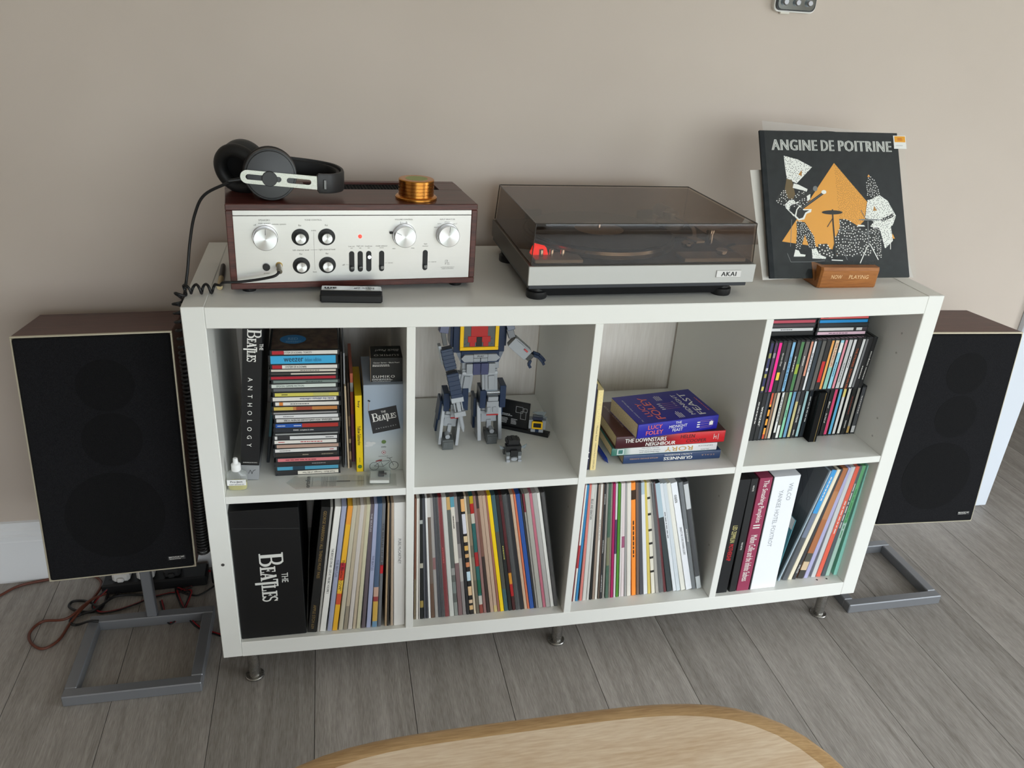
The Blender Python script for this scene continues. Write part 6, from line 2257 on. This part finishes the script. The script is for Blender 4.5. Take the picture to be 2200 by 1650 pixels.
    studs(g, [(.510 - OX + dx, .1665 - OY, .2325 + dz) for dx, dz in ((0, 0), (.006, .004), (.0, .012), (.056, 0), (.05, .004), (.056, .012))], .0022, .0012, Matrix.Rotation(PI / 2, 4, 'X'))
    g.build('chest_panel', DBG, e)
    r = MB()
    bx(r, .515, .562, .1655, .170, .7255, .739); bx(r, .519, .530, .1655, .170, .7165, .727); bx(r, .547, .558, .1655, .170, .7165, .727); bx(r, .521, .556, .1655, .170, .739, .765)
    r.build('chest_bar', TRD, e)
    d = MB(); bx(d, .5325, .5445, .165, .170, .717, .738); d.build('chest_slot', TBK, e)
    h = MB(); bx(h, .515, .562, .175, .215, .80, .815); h.build('neck_plate', NAVY, e)
    # arm hanging down with a blaster
    def limb(name, a, b_, w, d, mat, par=e, extra=None):
        A, B = Vector((a[0] - OX, a[1] - OY, a[2] - .488)), Vector((b_[0] - OX, b_[1] - OY, b_[2] - .488))
        zc = (B - A).normalized()
        yc = Vector((0, 1, 0)); xc = yc.cross(zc).normalized(); yc = zc.cross(xc)
        m = Matrix((xc, yc, zc)).transposed().to_4x4(); m.translation = A
        L = (B - A).length
        mb = MB().box(-w / 2, w / 2, -d / 2, d / 2, 0, L, ch, 0, m)
        if extra:
            extra(mb, m, L)
        return mb.build(name, mat, par)
    limb('shoulder_plate', (.474, .18, .80), (.464, .172, .748), .018, .022, M((52, 56, 92), .3))
    limb('arm_joint', (.463, .17, .752), (.468, .165, .722), .009, .012, TBK)
    def rounded(mb, m, L):
        for k in range(5):
            mb.box(-.0125, .0125, -.0125, .0125, L * (.1 + .18 * k), L * (.12 + .18 * k), .0004, 0, m)
    limb('upper_arm', (.469, .16, .718), (.479, .155, .674), .0235, .024, NAVY, e, rounded)
    limb('arm_fin', (.456, .168, .722), (.464, .165, .682), .006, .02, LBG)
    limb('elbow', (.4795, .157, .675), (.4815, .157, .664), .014, .014, TBK)
    limb('forearm', (.4815, .153, .666), (.4925, .147, .612), .0235, .024, NAVY, e, rounded)
    limb('wrist_block', (.492, .147, .613), (.4935, .145, .603), .026, .024, LBG)
    g = limb('blaster', (.494, .142, .603), (.499, .139, .578), .008, .008, LBG)
    for dx in (-.008, .008):
        limb('blaster_rail', (.4935 + dx, .143, .604), (.498 + dx, .14, .58), .003, .004, LBG)
    limb('blaster_collar', (.498, .14, .582), (.500, .139, .571), .024, .014, LBG)
    A = [Vector((.4995 - OX, .139 - OY, .573 - .488)), Vector((.503 - OX, .138 - OY, .556 - .488)), Vector((.5055 - OX, .137 - OY, .545 - .488)), Vector((.5075 - OX, .136 - OY, .534 - .488))]
    MB().tube(A, [.0055, .0048, .0044, .0012], 16).build('blaster_muzzle', LBG, e, smooth=40)
    # outstretched arm
    limb('shoulder_joint', (.594, .178, .79), (.604, .165, .752), .016, .016, NAVY)
    limb('arm_joint', (.60, .165, .756), (.606, .16, .737), .014, .012, TBK)
    def fore(mb, m, L):
        mb.box(-.013, -.0095, -.013, .013, L * .05, L * .95, .0004, 0, m)
    limb('forearm', (.604, .157, .732), (.6385, .15, .7025), .0235, .026, LBG, e, fore)
    limb('red_stripe', (.629, .1425, .719), (.636, .1405, .713), .0035, .012, TRD)
    limb('hand', (.636, .15, .7045), (.647, .147, .696), .017, .02, TBK)
    for k, (dy, pts) in enumerate(((-.008, [(.643, .694), (.64, .684), (.644, .677)]), (.0, [(.65, .702), (.662, .697), (.672, .685), (.675, .679)]), (.007, [(.651, .705), (.664, .70), (.674, .69), (.678, .684)]))):
        for a, b_ in zip(pts, pts[1:]):
            limb('finger', (a[0], .147 + dy, a[1]), (b_[0], .147 + dy, b_[1]), .0058, .0058, NAVY)


toy_robot()


def display_plaque():
    a = Vector((.605, .2278)); b = Vector((.700, .1735))
    ang = math.atan2(b.y - a.y, b.x - a.x)
    L = (b - a).length
    e = empty('display_plaque', (a.x, a.y, mid_z(.65)), (0, 0, ang))
    tag(e, 'black brick-built display plaque with pale print beside the toy robot', 'plaque')
    MB().box(0, L + .006, 0, .018, 0, .008, .0006).build('base', TBK, e)
    tl = .12
    m = Matrix.Translation((0, .006, .007)) @ Matrix.Rotation(-tl, 4, 'X')
    p = MB().box(-.006, L * .60, 0, .004, 0, .062, .0005, 0, m).build('panel', TBK, e)
    l = MB()
    C_ = lambda x, z: m @ Vector((x, -.0003, z))
    rt, up = Vector((1, 0, 0)), m.to_3x3() @ Vector((0, 0, 1))
    rows_of_dashes(l, C_(.014, .027), rt, up, .03, .006, 2, 0, 21)
    rows_of_dashes(l, C_(.008, .013), rt, up, .018, .014, 5, 0, 22)
    rows_of_dashes(l, C_(.032, .013), rt, up, .014, .014, 5, 0, 23)
    for x0, z0, w, h in ((.034, .036, .016, .014), (.046, .022, .012, .018), (.052, .04, .008, .008)):
        for u0, v0, u1, v1 in ((0, 0, w, .0006), (0, h, w, h + .0006), (0, 0, .0006, h), (w, 0, w + .0006, h)):
            l.flat([C_(x0 + u0, z0 + v0), C_(x0 + u1, z0 + v0), C_(x0 + u1, z0 + v1), C_(x0 + u0, z0 + v1)])
    l.build('panel_print', M((190, 192, 192), .5), p)
    # little grey and yellow brick figure at the end of the base
    f = empty('toy_block_figure', e.matrix_world @ Vector((0, 0, 0)))
    f.location = (a.x + math.cos(ang) * L * .83, a.y + math.sin(ang) * L * .83 + .008, mid_z(.68) + .008)
    f.rotation_euler = (0, 0, ang + .25)
    tag(f, 'small grey brick block with a yellow-framed window on the plaque base', 'toy')
    MB().box(-.014, .014, -.006, .012, 0, .0075, .0005).build('lower_block', LBG, f)
    g = MB(); g.box(-.019, -.010, -.006, .012, .008, .030, .0005); g.box(.010, .019, -.006, .012, .008, .030, .0005)
    g.build('side_block', LBG, f)
    MB().box(-.011, .011, -.008, .012, .012, .027, .0005).build('window_block', TBK, f)
    y = MB()
    for x0, x1, z0, z1 in ((-.012, .012, .010, .0135), (-.012, .012, .0245, .028), (-.012, -.0085, .0135, .0245), (.0085, .012, .0135, .0245)):
        y.box(x0, x1, -.0095, -.006, z0, z1, .0003)
    y.build('window_frame', TYL, f)
    MB().box(-.0115, .0115, -.004, .012, .0285, .036, .0008).build('roof_block', M((40, 46, 66), .3), f)
    MB().box(-.004, .004, -.0065, .0, .0, .0105, .0004).build('blue_tile', NAVY, f)
    w = MB()
    m2 = Matrix.Translation((.002, .004, .04)) @ Matrix.Rotation(.25, 4, 'Y')
    w.prism([(-.015, 0), (.012, -.004), (.014, .010), (.004, .008)], 0, .003, 0, m2)
    w.tube([(-.01, .002, .036), (.02, .002, .034)], .003, 12)
    w.build('clear_fin', TCL, f)


display_plaque()


def toy_cat():
    z = mid_z(.607)
    e = empty('toy_cat', (.6075, .098, z))
    tag(e, 'small black and grey brick-built toy animal in front of the robot', 'toy')
    for x in (-.0125, .0125):
        m = MB(); m.box(x - .0038, x + .0038, -.021, -.011, 0, .0055, .0004); m.box(x - .0034, x + .0034, -.018, -.011, .0055, .013, .0004)
        m.build('paw', LBG, e)
        m = MB(); m.box(x - .0036, x + .0036, .012, .022, 0, .014, .0004)
        m.build('hind_leg', DBG, e)
        m = MB(); m.box(x - .0042, x + .0042, -.017, -.006, .0135, .022, .0004)
        m.build('shoulder', DBG, e)
    MB().lathe([(.006, -.003), (.0072, -.0015), (.0072, .0015), (.006, .003)], 20, 0, Matrix.Translation((0, -.0195, .0075)) @ Matrix.Rotation(PI / 2, 4, 'X') @ Matrix.Diagonal((1.05, .62, 1, 1))).build('muzzle', LBG, e, smooth=40)
    b = MB(); b.box(-.0075, .0075, -.018, .024, .011, .026, .0005); b.box(-.0165, .0165, -.012, .004, .022, .033, .0005)
    b.box(-.013, .013, -.006, .02, .030, .036, .0005)
    b.build('body', TBK, e)
    h = MB(); h.box(-.0115, .0115, -.009, .012, .036, .046, .0006); h.box(-.0145, -.0095, -.004, .01, .036, .044, .0004); h.box(.0095, .0145, -.004, .01, .036, .044, .0004)
    h.box(-.0035, .0035, -.010, .01, .045, .048, .0004)
    h.build('head', TBK, e)
    for s in (-1, 1):
        w = MB().prism([(s * .016, .024), (s * .03, .032), (s * .026, .022)] if s > 0 else [(-.016, .024), (-.026, .022), (-.03, .032)], -.004, -.001)
        w.build('clear_fin', TCL, e)


toy_cat()


# ================================================================== third cube: books
def paperback(name, label, loc, rotz, W, D, T, cover, spine=None, hard=False, page=(208, 190, 156)):
    """book lying flat: local x along the spine (front edge, y = 0), y into the shelf, z up"""
    e = empty(name, loc, (0, tilt(.9), rotz))
    tag(e, label, 'book')
    o = .003 if hard else 0
    MB().box(o + .0004, W - o - .0004, .003, D - o - .0006, .0012, T - .0012).build('pages', speckle('book_pages_%d' % len(bpy.data.materials), tuple(int(c * .93) for c in page), page, 300, .9), e)
    m = MB()
    sp = MB()
    c = .0016
    # covers above and below, spine in front, one wrapped board
    m.box(0, W, .001, D, T - .0012, T, .0003)
    m.box(0, W, .001, D, 0, .0012, .0003)
    cv = m.build('cover', cover, e)
    prof = [(.003, 0), (.0006, .0012), (0, c * 1.6), (0, T - c * 1.6), (.0006, T - .0012), (.003, T)]
    v = [(x, y, z) for x in (0, W) for y, z in prof]
    n = len(prof)
    sp.add(v, [(i, i + 1, i + 1 + n, i + n) for i in range(n - 1)] + [tuple(range(n)), tuple(range(2 * n - 1, n - 1, -1))])
    s = sp.build('spine', spine or cover, e, smooth=50)
    return e, cv, s


def gradient_x(name, stops, W, rough=.35):
    m, nt, b = nodes(name)
    tc = nt.nodes.new('ShaderNodeTexCoord')
    s = nt.nodes.new('ShaderNodeSeparateXYZ')
    mr = nt.nodes.new('ShaderNodeMapRange')
    mr.inputs[2].default_value = W
    nt.links.new(tc.outputs['Object'], s.inputs[0])
    nt.links.new(s.outputs[0], mr.inputs[0])
    r = ramp(nt, stops)
    nt.links.new(mr.outputs[0], r.inputs[0])
    nt.links.new(r.outputs[0], b.inputs['Base Color'])
    b.inputs['Roughness'].default_value = rough
    return m


def book_pile():
    z = mid_z(.95)
    X, UP = (1, 0, 0), (0, 0, 1)
    XN, DN = (-1, 0, 0), (0, 0, -1)
    # lowest: navy
    W, T = .222, .0215
    e, cv, s = paperback('paperback_book', 'navy paperback with upside-down white lettering at the bottom of the pile', (.8375, .042, z + .0002), -.006, W, .150, T, M((38, 58, 92), .3), M((40, 60, 96), .3))
    l = MB()
    write(l, 'GUINNESS', (.124, -.0003, .0078), XN, DN, width=.066, height=.0075, bold=.03)
    write(l, 'A FAMILY SUCCESSION', (.124, -.0003, .0165), XN, DN, width=.063, height=.0032, bold=.01)
    l.build('lettering', INK_WHITE, s)
    l = write(MB(), 'ARTHUR EDWARD GUINNESS', (.046, -.0003, .0115), XN, DN, width=.064, height=.003)
    write(l, 'SCALA', (.193, -.0003, .0115), XN, DN, width=.03, height=.0034, spacing=1.6)
    l.build('lettering', M((186, 150, 120), .5), s)
    z += T
    # second: white to green
    W, T = .239, .0195
    g = gradient_x('green_to_white', [(0, (44, 100, 88)), (.1, (90, 140, 124)), (.18, (206, 208, 206)), (1, (216, 214, 216))], W)
    e, cv, s = paperback('paperback_book', 'white and green book with gold lettering, second from the bottom of the pile', (.8085, .041, z + .0004), -.002, W, .155, T, M((40, 96, 92), .35), g)
    l = write(MB(), 'RORY', (.151, -.0003, .0095), XN, DN, width=.064, height=.011)
    l.build('lettering', M((186, 148, 74), .4), s)
    l = MB()
    write(l, 'ALAN', (.212, -.0003, .0045), XN, DN, width=.018, height=.003, spacing=1.4); write(l, 'SHIPNUCK', (.212, -.0003, .0135), XN, DN, width=.034, height=.0032, spacing=1.3)
    write(l, 'The Heartache and', (.085, -.0003, .0055), XN, DN, width=.044, height=.003); write(l, "Triumph of Golf's Most", (.085, -.0003, .0105), XN, DN, width=.048, height=.003); write(l, 'Human Superstar', (.085, -.0003, .0155), XN, DN, width=.04, height=.003)
    l.build('lettering', M((96, 100, 98), .5), s)
    l = MB(); l.box(.012, .027, -.0004, .0, .003, .0165); l.build('publisher_mark', M((196, 206, 204), .5), s)
    MB().box(.0145, .0245, -.0006, -.0003, .005, .0145).build('publisher_mark', M((52, 108, 100), .5), s)
    z += T + .0006
    # third: dark red hardback
    W, T = .2475, .0295
    g = gradient_x('maroon_to_red', [(0, (58, 18, 26)), (.38, (74, 20, 28)), (.62, (190, 26, 36)), (1, (208, 32, 40))], W, .28)
    e, cv, s = paperback('hardback_book', 'dark red hardback with white italic lettering under the blue paperback', (.8135, .036, z + .0002), .012, W, .158, T, M((66, 26, 28), .3), g, True)
    l = MB()
    write(l, 'THE DOWNSTAIRS', (.066, -.0003, .0185), X, UP, width=.092, height=.0095, bold=.03); write(l, 'NEIGHBOUR', (.100, -.0003, .0075), X, UP, width=.067, height=.0085, bold=.03, shear=.15)
    l.build('lettering', INK_WHITE, s)
    l = MB()
    write(l, 'HELEN', (.161, -.0003, .0205), X, UP, width=.032, height=.0085, bold=.015, shear=.05); write(l, 'COOPER', (.182, -.0003, .009), X, UP, width=.046, height=.008, bold=.015, shear=.1)
    l.build('lettering', M((52, 14, 18), .5), s)
    l = MB(); l.box(.221, .2225, -.0006, 0, .010, .022); l.box(.2265, .228, -.0006, 0, .010, .018); l.box(.221, .228, -.0006, 0, .0145, .0165); l.box(.231, .2325, -.0006, 0, .008, .022)
    l.build('publisher_mark', M((216, 190, 186), .5), s)
    l = MB()
    write(l, 'THEY LIVE UNDER YOUR FLOOR', (.024, .09, T + .0002), (-.1, 1, 0), (-1, -.1, 0), width=.10, height=.005)
    write(l, "BUT CAN YOU TRUST THEM?", (.038, .06, T + .0002), (-.1, 1, 0), (-1, -.1, 0), width=.10, height=.005)
    l.build('lettering', M((176, 160, 156), .5), cv)
    z += T
    # top: blue paperback, turned a little
    W, T, D = .192, .034, .128
    blue = M((28, 24, 128), .3, 0, .5)
    rz = .13
    e, cv, s = paperback('paperback_book', 'bright blue paperback with orange and white lettering on top of the pile', (.852, .022, z + .0003), rz, W, D, T, blue, M((34, 34, 150), .3, 0, .5))
    org, wht = M((226, 108, 88), .45), INK_WHITE
    l = MB()
    write(l, 'LUCY', (.040, -.0003, .0245), X, UP, width=.033, height=.0095, bold=.01, mi=0); write(l, 'FOLEY', (.040, -.0003, .0115), X, UP, width=.04, height=.0095, bold=.01, mi=0)
    write(l, 'THE', (.095, -.0003, .028), X, UP, width=.014, height=.0055, mi=1); write(l, 'MIDNIGHT', (.095, -.0003, .0195), X, UP, width=.043, height=.0068, mi=1); write(l, 'FEAST', (.095, -.0003, .011), X, UP, width=.025, height=.0068, mi=1)
    def fork(P, mi_a, mi_b):
        for k in range(3):
            a = .0055 * (k - 1)
            l.flat([P(0, a - .0012), P(.006, a - .0012), P(.008, a), P(.006, a + .0012), P(0, a + .0012)], mi_a)
            l.flat([P(.007, a - .0004), P(.038, a * .9 - .0003), P(.038, a * .9 + .0003), P(.007, a + .0004)], mi_b)
        for sg in (-1, 1):
            l.flat([P(.006, sg * .0088 - .0003), P(.036, sg * .0088 - .0003), P(.042, sg * .002 - .0003), P(.042, sg * .002 + .0003), P(.036, sg * .0088 + .0003), P(.006, sg * .0088 + .0003)], mi_b)
    fork(lambda a, b: Vector((.141 + a, -.0003, .0165 + b)), 1, 2)
    l.box(.171, .180, -.0005, 0, .0125, .0205, 0, 1); l.box(.1735, .1775, -.0005, 0, .0205, .0225, 0, 1)
    l.build('lettering', [org, wht, M((150, 110, 150), .5)], s)
    l = MB()
    zt = T + .0002
    d_, u_ = (0, 1, 0), (-1, 0, 0)
    write(l, 'LUCY', (.042, .058, zt), d_, u_, width=.06, height=.0135, bold=.01, mi=0); write(l, 'FOLEY', (.062, .062, zt), d_, u_, width=.098, height=.019, bold=.01, mi=0)
    write(l, 'MIDNIGHT', (.139, .062, zt), d_, u_, width=.094, height=.0105, bold=.01, mi=1); write(l, 'FEAST', (.160, .062, zt), d_, u_, width=.10, height=.016, bold=.01, mi=1); write(l, 'THE', (.123, .07, zt), d_, u_, width=.024, height=.004, spacing=1.8, mi=1)
    for k in range(4):
        y = .075 - k * .008
        l.flat([(.083, y - .0014, zt), (.09, y - .0016, zt), (.093, y, zt), (.09, y + .0016, zt), (.083, y + .0014, zt)], 1)
        l.flat([(.094, y - .0008, zt), (.128, y - .0004, zt), (.128, y + .0004, zt), (.094, y + .0008, zt)], 2)
    rows_of_dashes(l, (.098, .103, zt), d_, u_, .026, .016, 4, 1, 31); rows_of_dashes(l, (.108, .022, zt), d_, u_, .026, .016, 4, 1, 32); rows_of_dashes(l, (.183, .06, zt), d_, u_, .07, .004, 1, 0, 33)
    write(l, 'No. 1 SUNDAY TIMES BESTSELLER', (.016, .06, zt), d_, u_, width=.10, height=.003, mi=1)
    l.build('lettering', [org, wht, M((170, 110, 140), .5)], cv)

    # two upright books by the divider and a pen
    z0 = mid_z(.76)
    bk = sleeve('upright_book', .7530, .030, z0, .0105, .197, .15, -.008, (40, 40, 58), label='dark navy book with white lettering standing against the divider', cat='book')
    l = MB()
    write(l, 'D--g B-ok', (0, -.0002, .145), (0, 0, -1), (1, 0, 0), width=.01, height=.006) if False else None
    rows_of_dashes(l, (0, -.0002, .14), (0, 0, -1), (1, 0, 0), .07, .005, 1, 0, 41)
    rows_of_dashes(l, (0, -.0002, .06), (0, 0, -1), (1, 0, 0), .05, .002, 1, 0, 42)
    for q in (.028, .042):
        l.lathe([(.0016, 0), (.0016, .0003)], 10, 0, Matrix.Translation((.001, -.0001, q)) @ Matrix.Rotation(PI / 2, 4, 'X'))
    l.build('lettering', INK_WHITE, bk)
    bk = sleeve('upright_book', .7662, .028, z0, .0122, .186, .14, -.012, (222, 202, 144), label='cream paperback with thin grey lettering standing beside the navy book', cat='book')
    l = MB()
    write(l, 'OLGA da POLGA', (0, -.0002, .146), (0, 0, -1), (1, 0, 0), width=.066, height=.0075)
    l.build('lettering', M((240, 226, 150), .5), bk)
    l = MB()
    write(l, 'Michael Bond', (0, -.0002, .088), (0, 0, -1), (1, 0, 0), width=.035, height=.0035); write(l, 'Catherine Rayner', (0, -.0002, .046), (0, 0, -1), (1, 0, 0), width=.038, height=.0035); write(l, 'OXFORD', (0, -.0002, .014), (0, 0, -1), (1, 0, 0), width=.023, height=.004)
    l.build('lettering', M((120, 112, 90), .5), bk)
    # flared cover of the cream book
    m = Matrix.Translation((.0062, .006, .002)) @ Matrix.Rotation(-.045, 4, 'Z')
    MB().box(0, .0006, 0, .135, 0, .185, 0, 0, m).build('loose_cover', M((190, 186, 162), .5), bk)
    a, b = Vector((.8045, .044, mid_z(.8) + .0052)), Vector((.800, .168, mid_z(.8) + .0052))
    p = empty('pen', (a + b) / 2)
    tag(p, 'blue ballpoint pen lying beside the book pile', 'pen')
    c = (a + b) / 2
    d = (b - a).normalized()
    MB().tube([a - c + d * .012, a - c + d * .02, b - c], [.0036, .0048, .005], 14).build('barrel', M((24, 52, 150), .25, 0, .5), p, smooth=40)
    MB().tube([a - c, a - c + d * .003, a - c + d * .0125], [.0006, .001, .0034], 12).build('tip', M((30, 60, 140), .3), p, smooth=40)


book_pile()


# ================================================================== cables and sockets on the floor
def cables():
    def F(x, y, z=.004):
        return on_z(x * 500 / 1793, 1080 + y * 460 / 1650, z)
    red, blk, brn = M((150, 26, 34), .45), M((18, 18, 19), .5), M((98, 50, 34), .5)
    def one(name, pts, r, mat, label):
        o = MB().tube(smooth_pts(pts, 7), r, 8).build(name, mat, smooth=60)
        tag(o, label, 'cable')
        return o
    one('brown_cable', [F(-120, 770), F(0, 715), F(150, 640), F(370, 592), F(560, 560), F(700, 560), F(765, 590), F(780, 640, .008), F(722, 730, .010), F(620, 830, .012), F(540, 930), F(450, 1060), F(330, 1125), F(240, 1080), F(230, 1000), F(330, 915), F(520, 890, .012), F(700, 750, .014), F(900, 680), F(1150, 660), F(1350, 625), F(1500, 600)], .0032, brn, 'brown cable looping over the floor below the speaker')
    def twin(pts, label):
        P = smooth_pts(pts, 7)
        off = Vector((.0017, .0017, 0))
        o = MB().tube([p + off for p in P], .0019, 7).build('speaker_cable', red, smooth=60)
        tag(o, label, 'cable')
        MB().tube([p - off for p in P], .0019, 7).build('black_core', blk, o, smooth=60)
    twin([F(960, 540, .05), F(940, 560, .04), F(830, 660, .02), F(740, 750, .008), F(718, 805, .006), F(770, 846, .006), F(900, 830), F(1050, 780), F(1150, 738), F(1300, 700), F(1370, 690), F(1480, 640)], 'red and black speaker cable curling below the speaker front')
    twin([F(1240, 755, .006), F(1270, 860, .006), F(1320, 930, .006), F(1400, 850, .010), F(1470, 690, .010), F(1420, 680), F(1360, 660), F(1380, 740, .006), F(1440, 860, .006), F(1530, 960), F(1680, 1015), F(1800, 1050)], 'red and black speaker cable zigzagging across the stand')
    one('red_lead', [F(1400, 470, .012), F(1480, 496, .012), F(1560, 520, .012), F(1640, 526, .012), F(1750, 520, .012)], .0025, red, 'thin red lead passing under the white unit')
    one('black_cable', [F(850, 590, .03), F(832, 700, .008), F(780, 815), F(700, 842), F(590, 832), F(532, 800), F(560, 762), F(640, 755), F(700, 770, .009), F(760, 800, .012), F(850, 740, .01), F(960, 660)], .003, blk, 'black cable with a small loop below the speaker')
    one('black_cable', [F(760, 912, .03), F(680, 915, .03), F(600, 940, .004), F(552, 936), F(545, 900), F(620, 862), F(740, 820, .012), F(900, 720, .008), F(1150, 710, .004)], .003, blk, 'black cable looping beside the stand corner')
    one('black_lead', [F(1700, 600), F(1640, 650), F(1560, 700), F(1500, 716), F(1400, 690), F(1340, 640, .006), F(1380, 590, .006)], .0022, blk, 'thin black lead curving beneath the white unit')
    # extension socket with plugs behind the stand
    b = on_z(300, 1250, .03)
    e = empty('extension_socket', (-.205, .388, 0), (0, 0, .02))
    tag(e, 'black extension socket with white plugs behind the speaker stand', 'socket')
    MB().box(-.12, .12, -.028, .028, 0, .03, .004).build('housing', BLACK_PLASTIC, e)
    for x in (-.075, -.02, .04):
        m = MB(); m.box(x - .02, x + .02, -.022, .022, .03, .054, .006); m.box(x - .008, x + .008, -.03, -.02, .035, .046, .003)
        m.build('plug', M((206, 204, 200), .5) if x < .03 else M((30, 30, 30), .5), e)
    a = empty('power_adapter', (-.012, .39, 0), (0, 0, -.05))
    tag(a, 'black power adapter block on the floor beside the white unit', 'adapter')
    MB().box(-.06, .07, -.03, .03, 0, .045, .005).build('block', BLACK_PLASTIC, a)
    MB().box(.012, .05, -.005, .03, .045, .075, .003).build('plug', BLACK_PLASTIC, a)


cables()
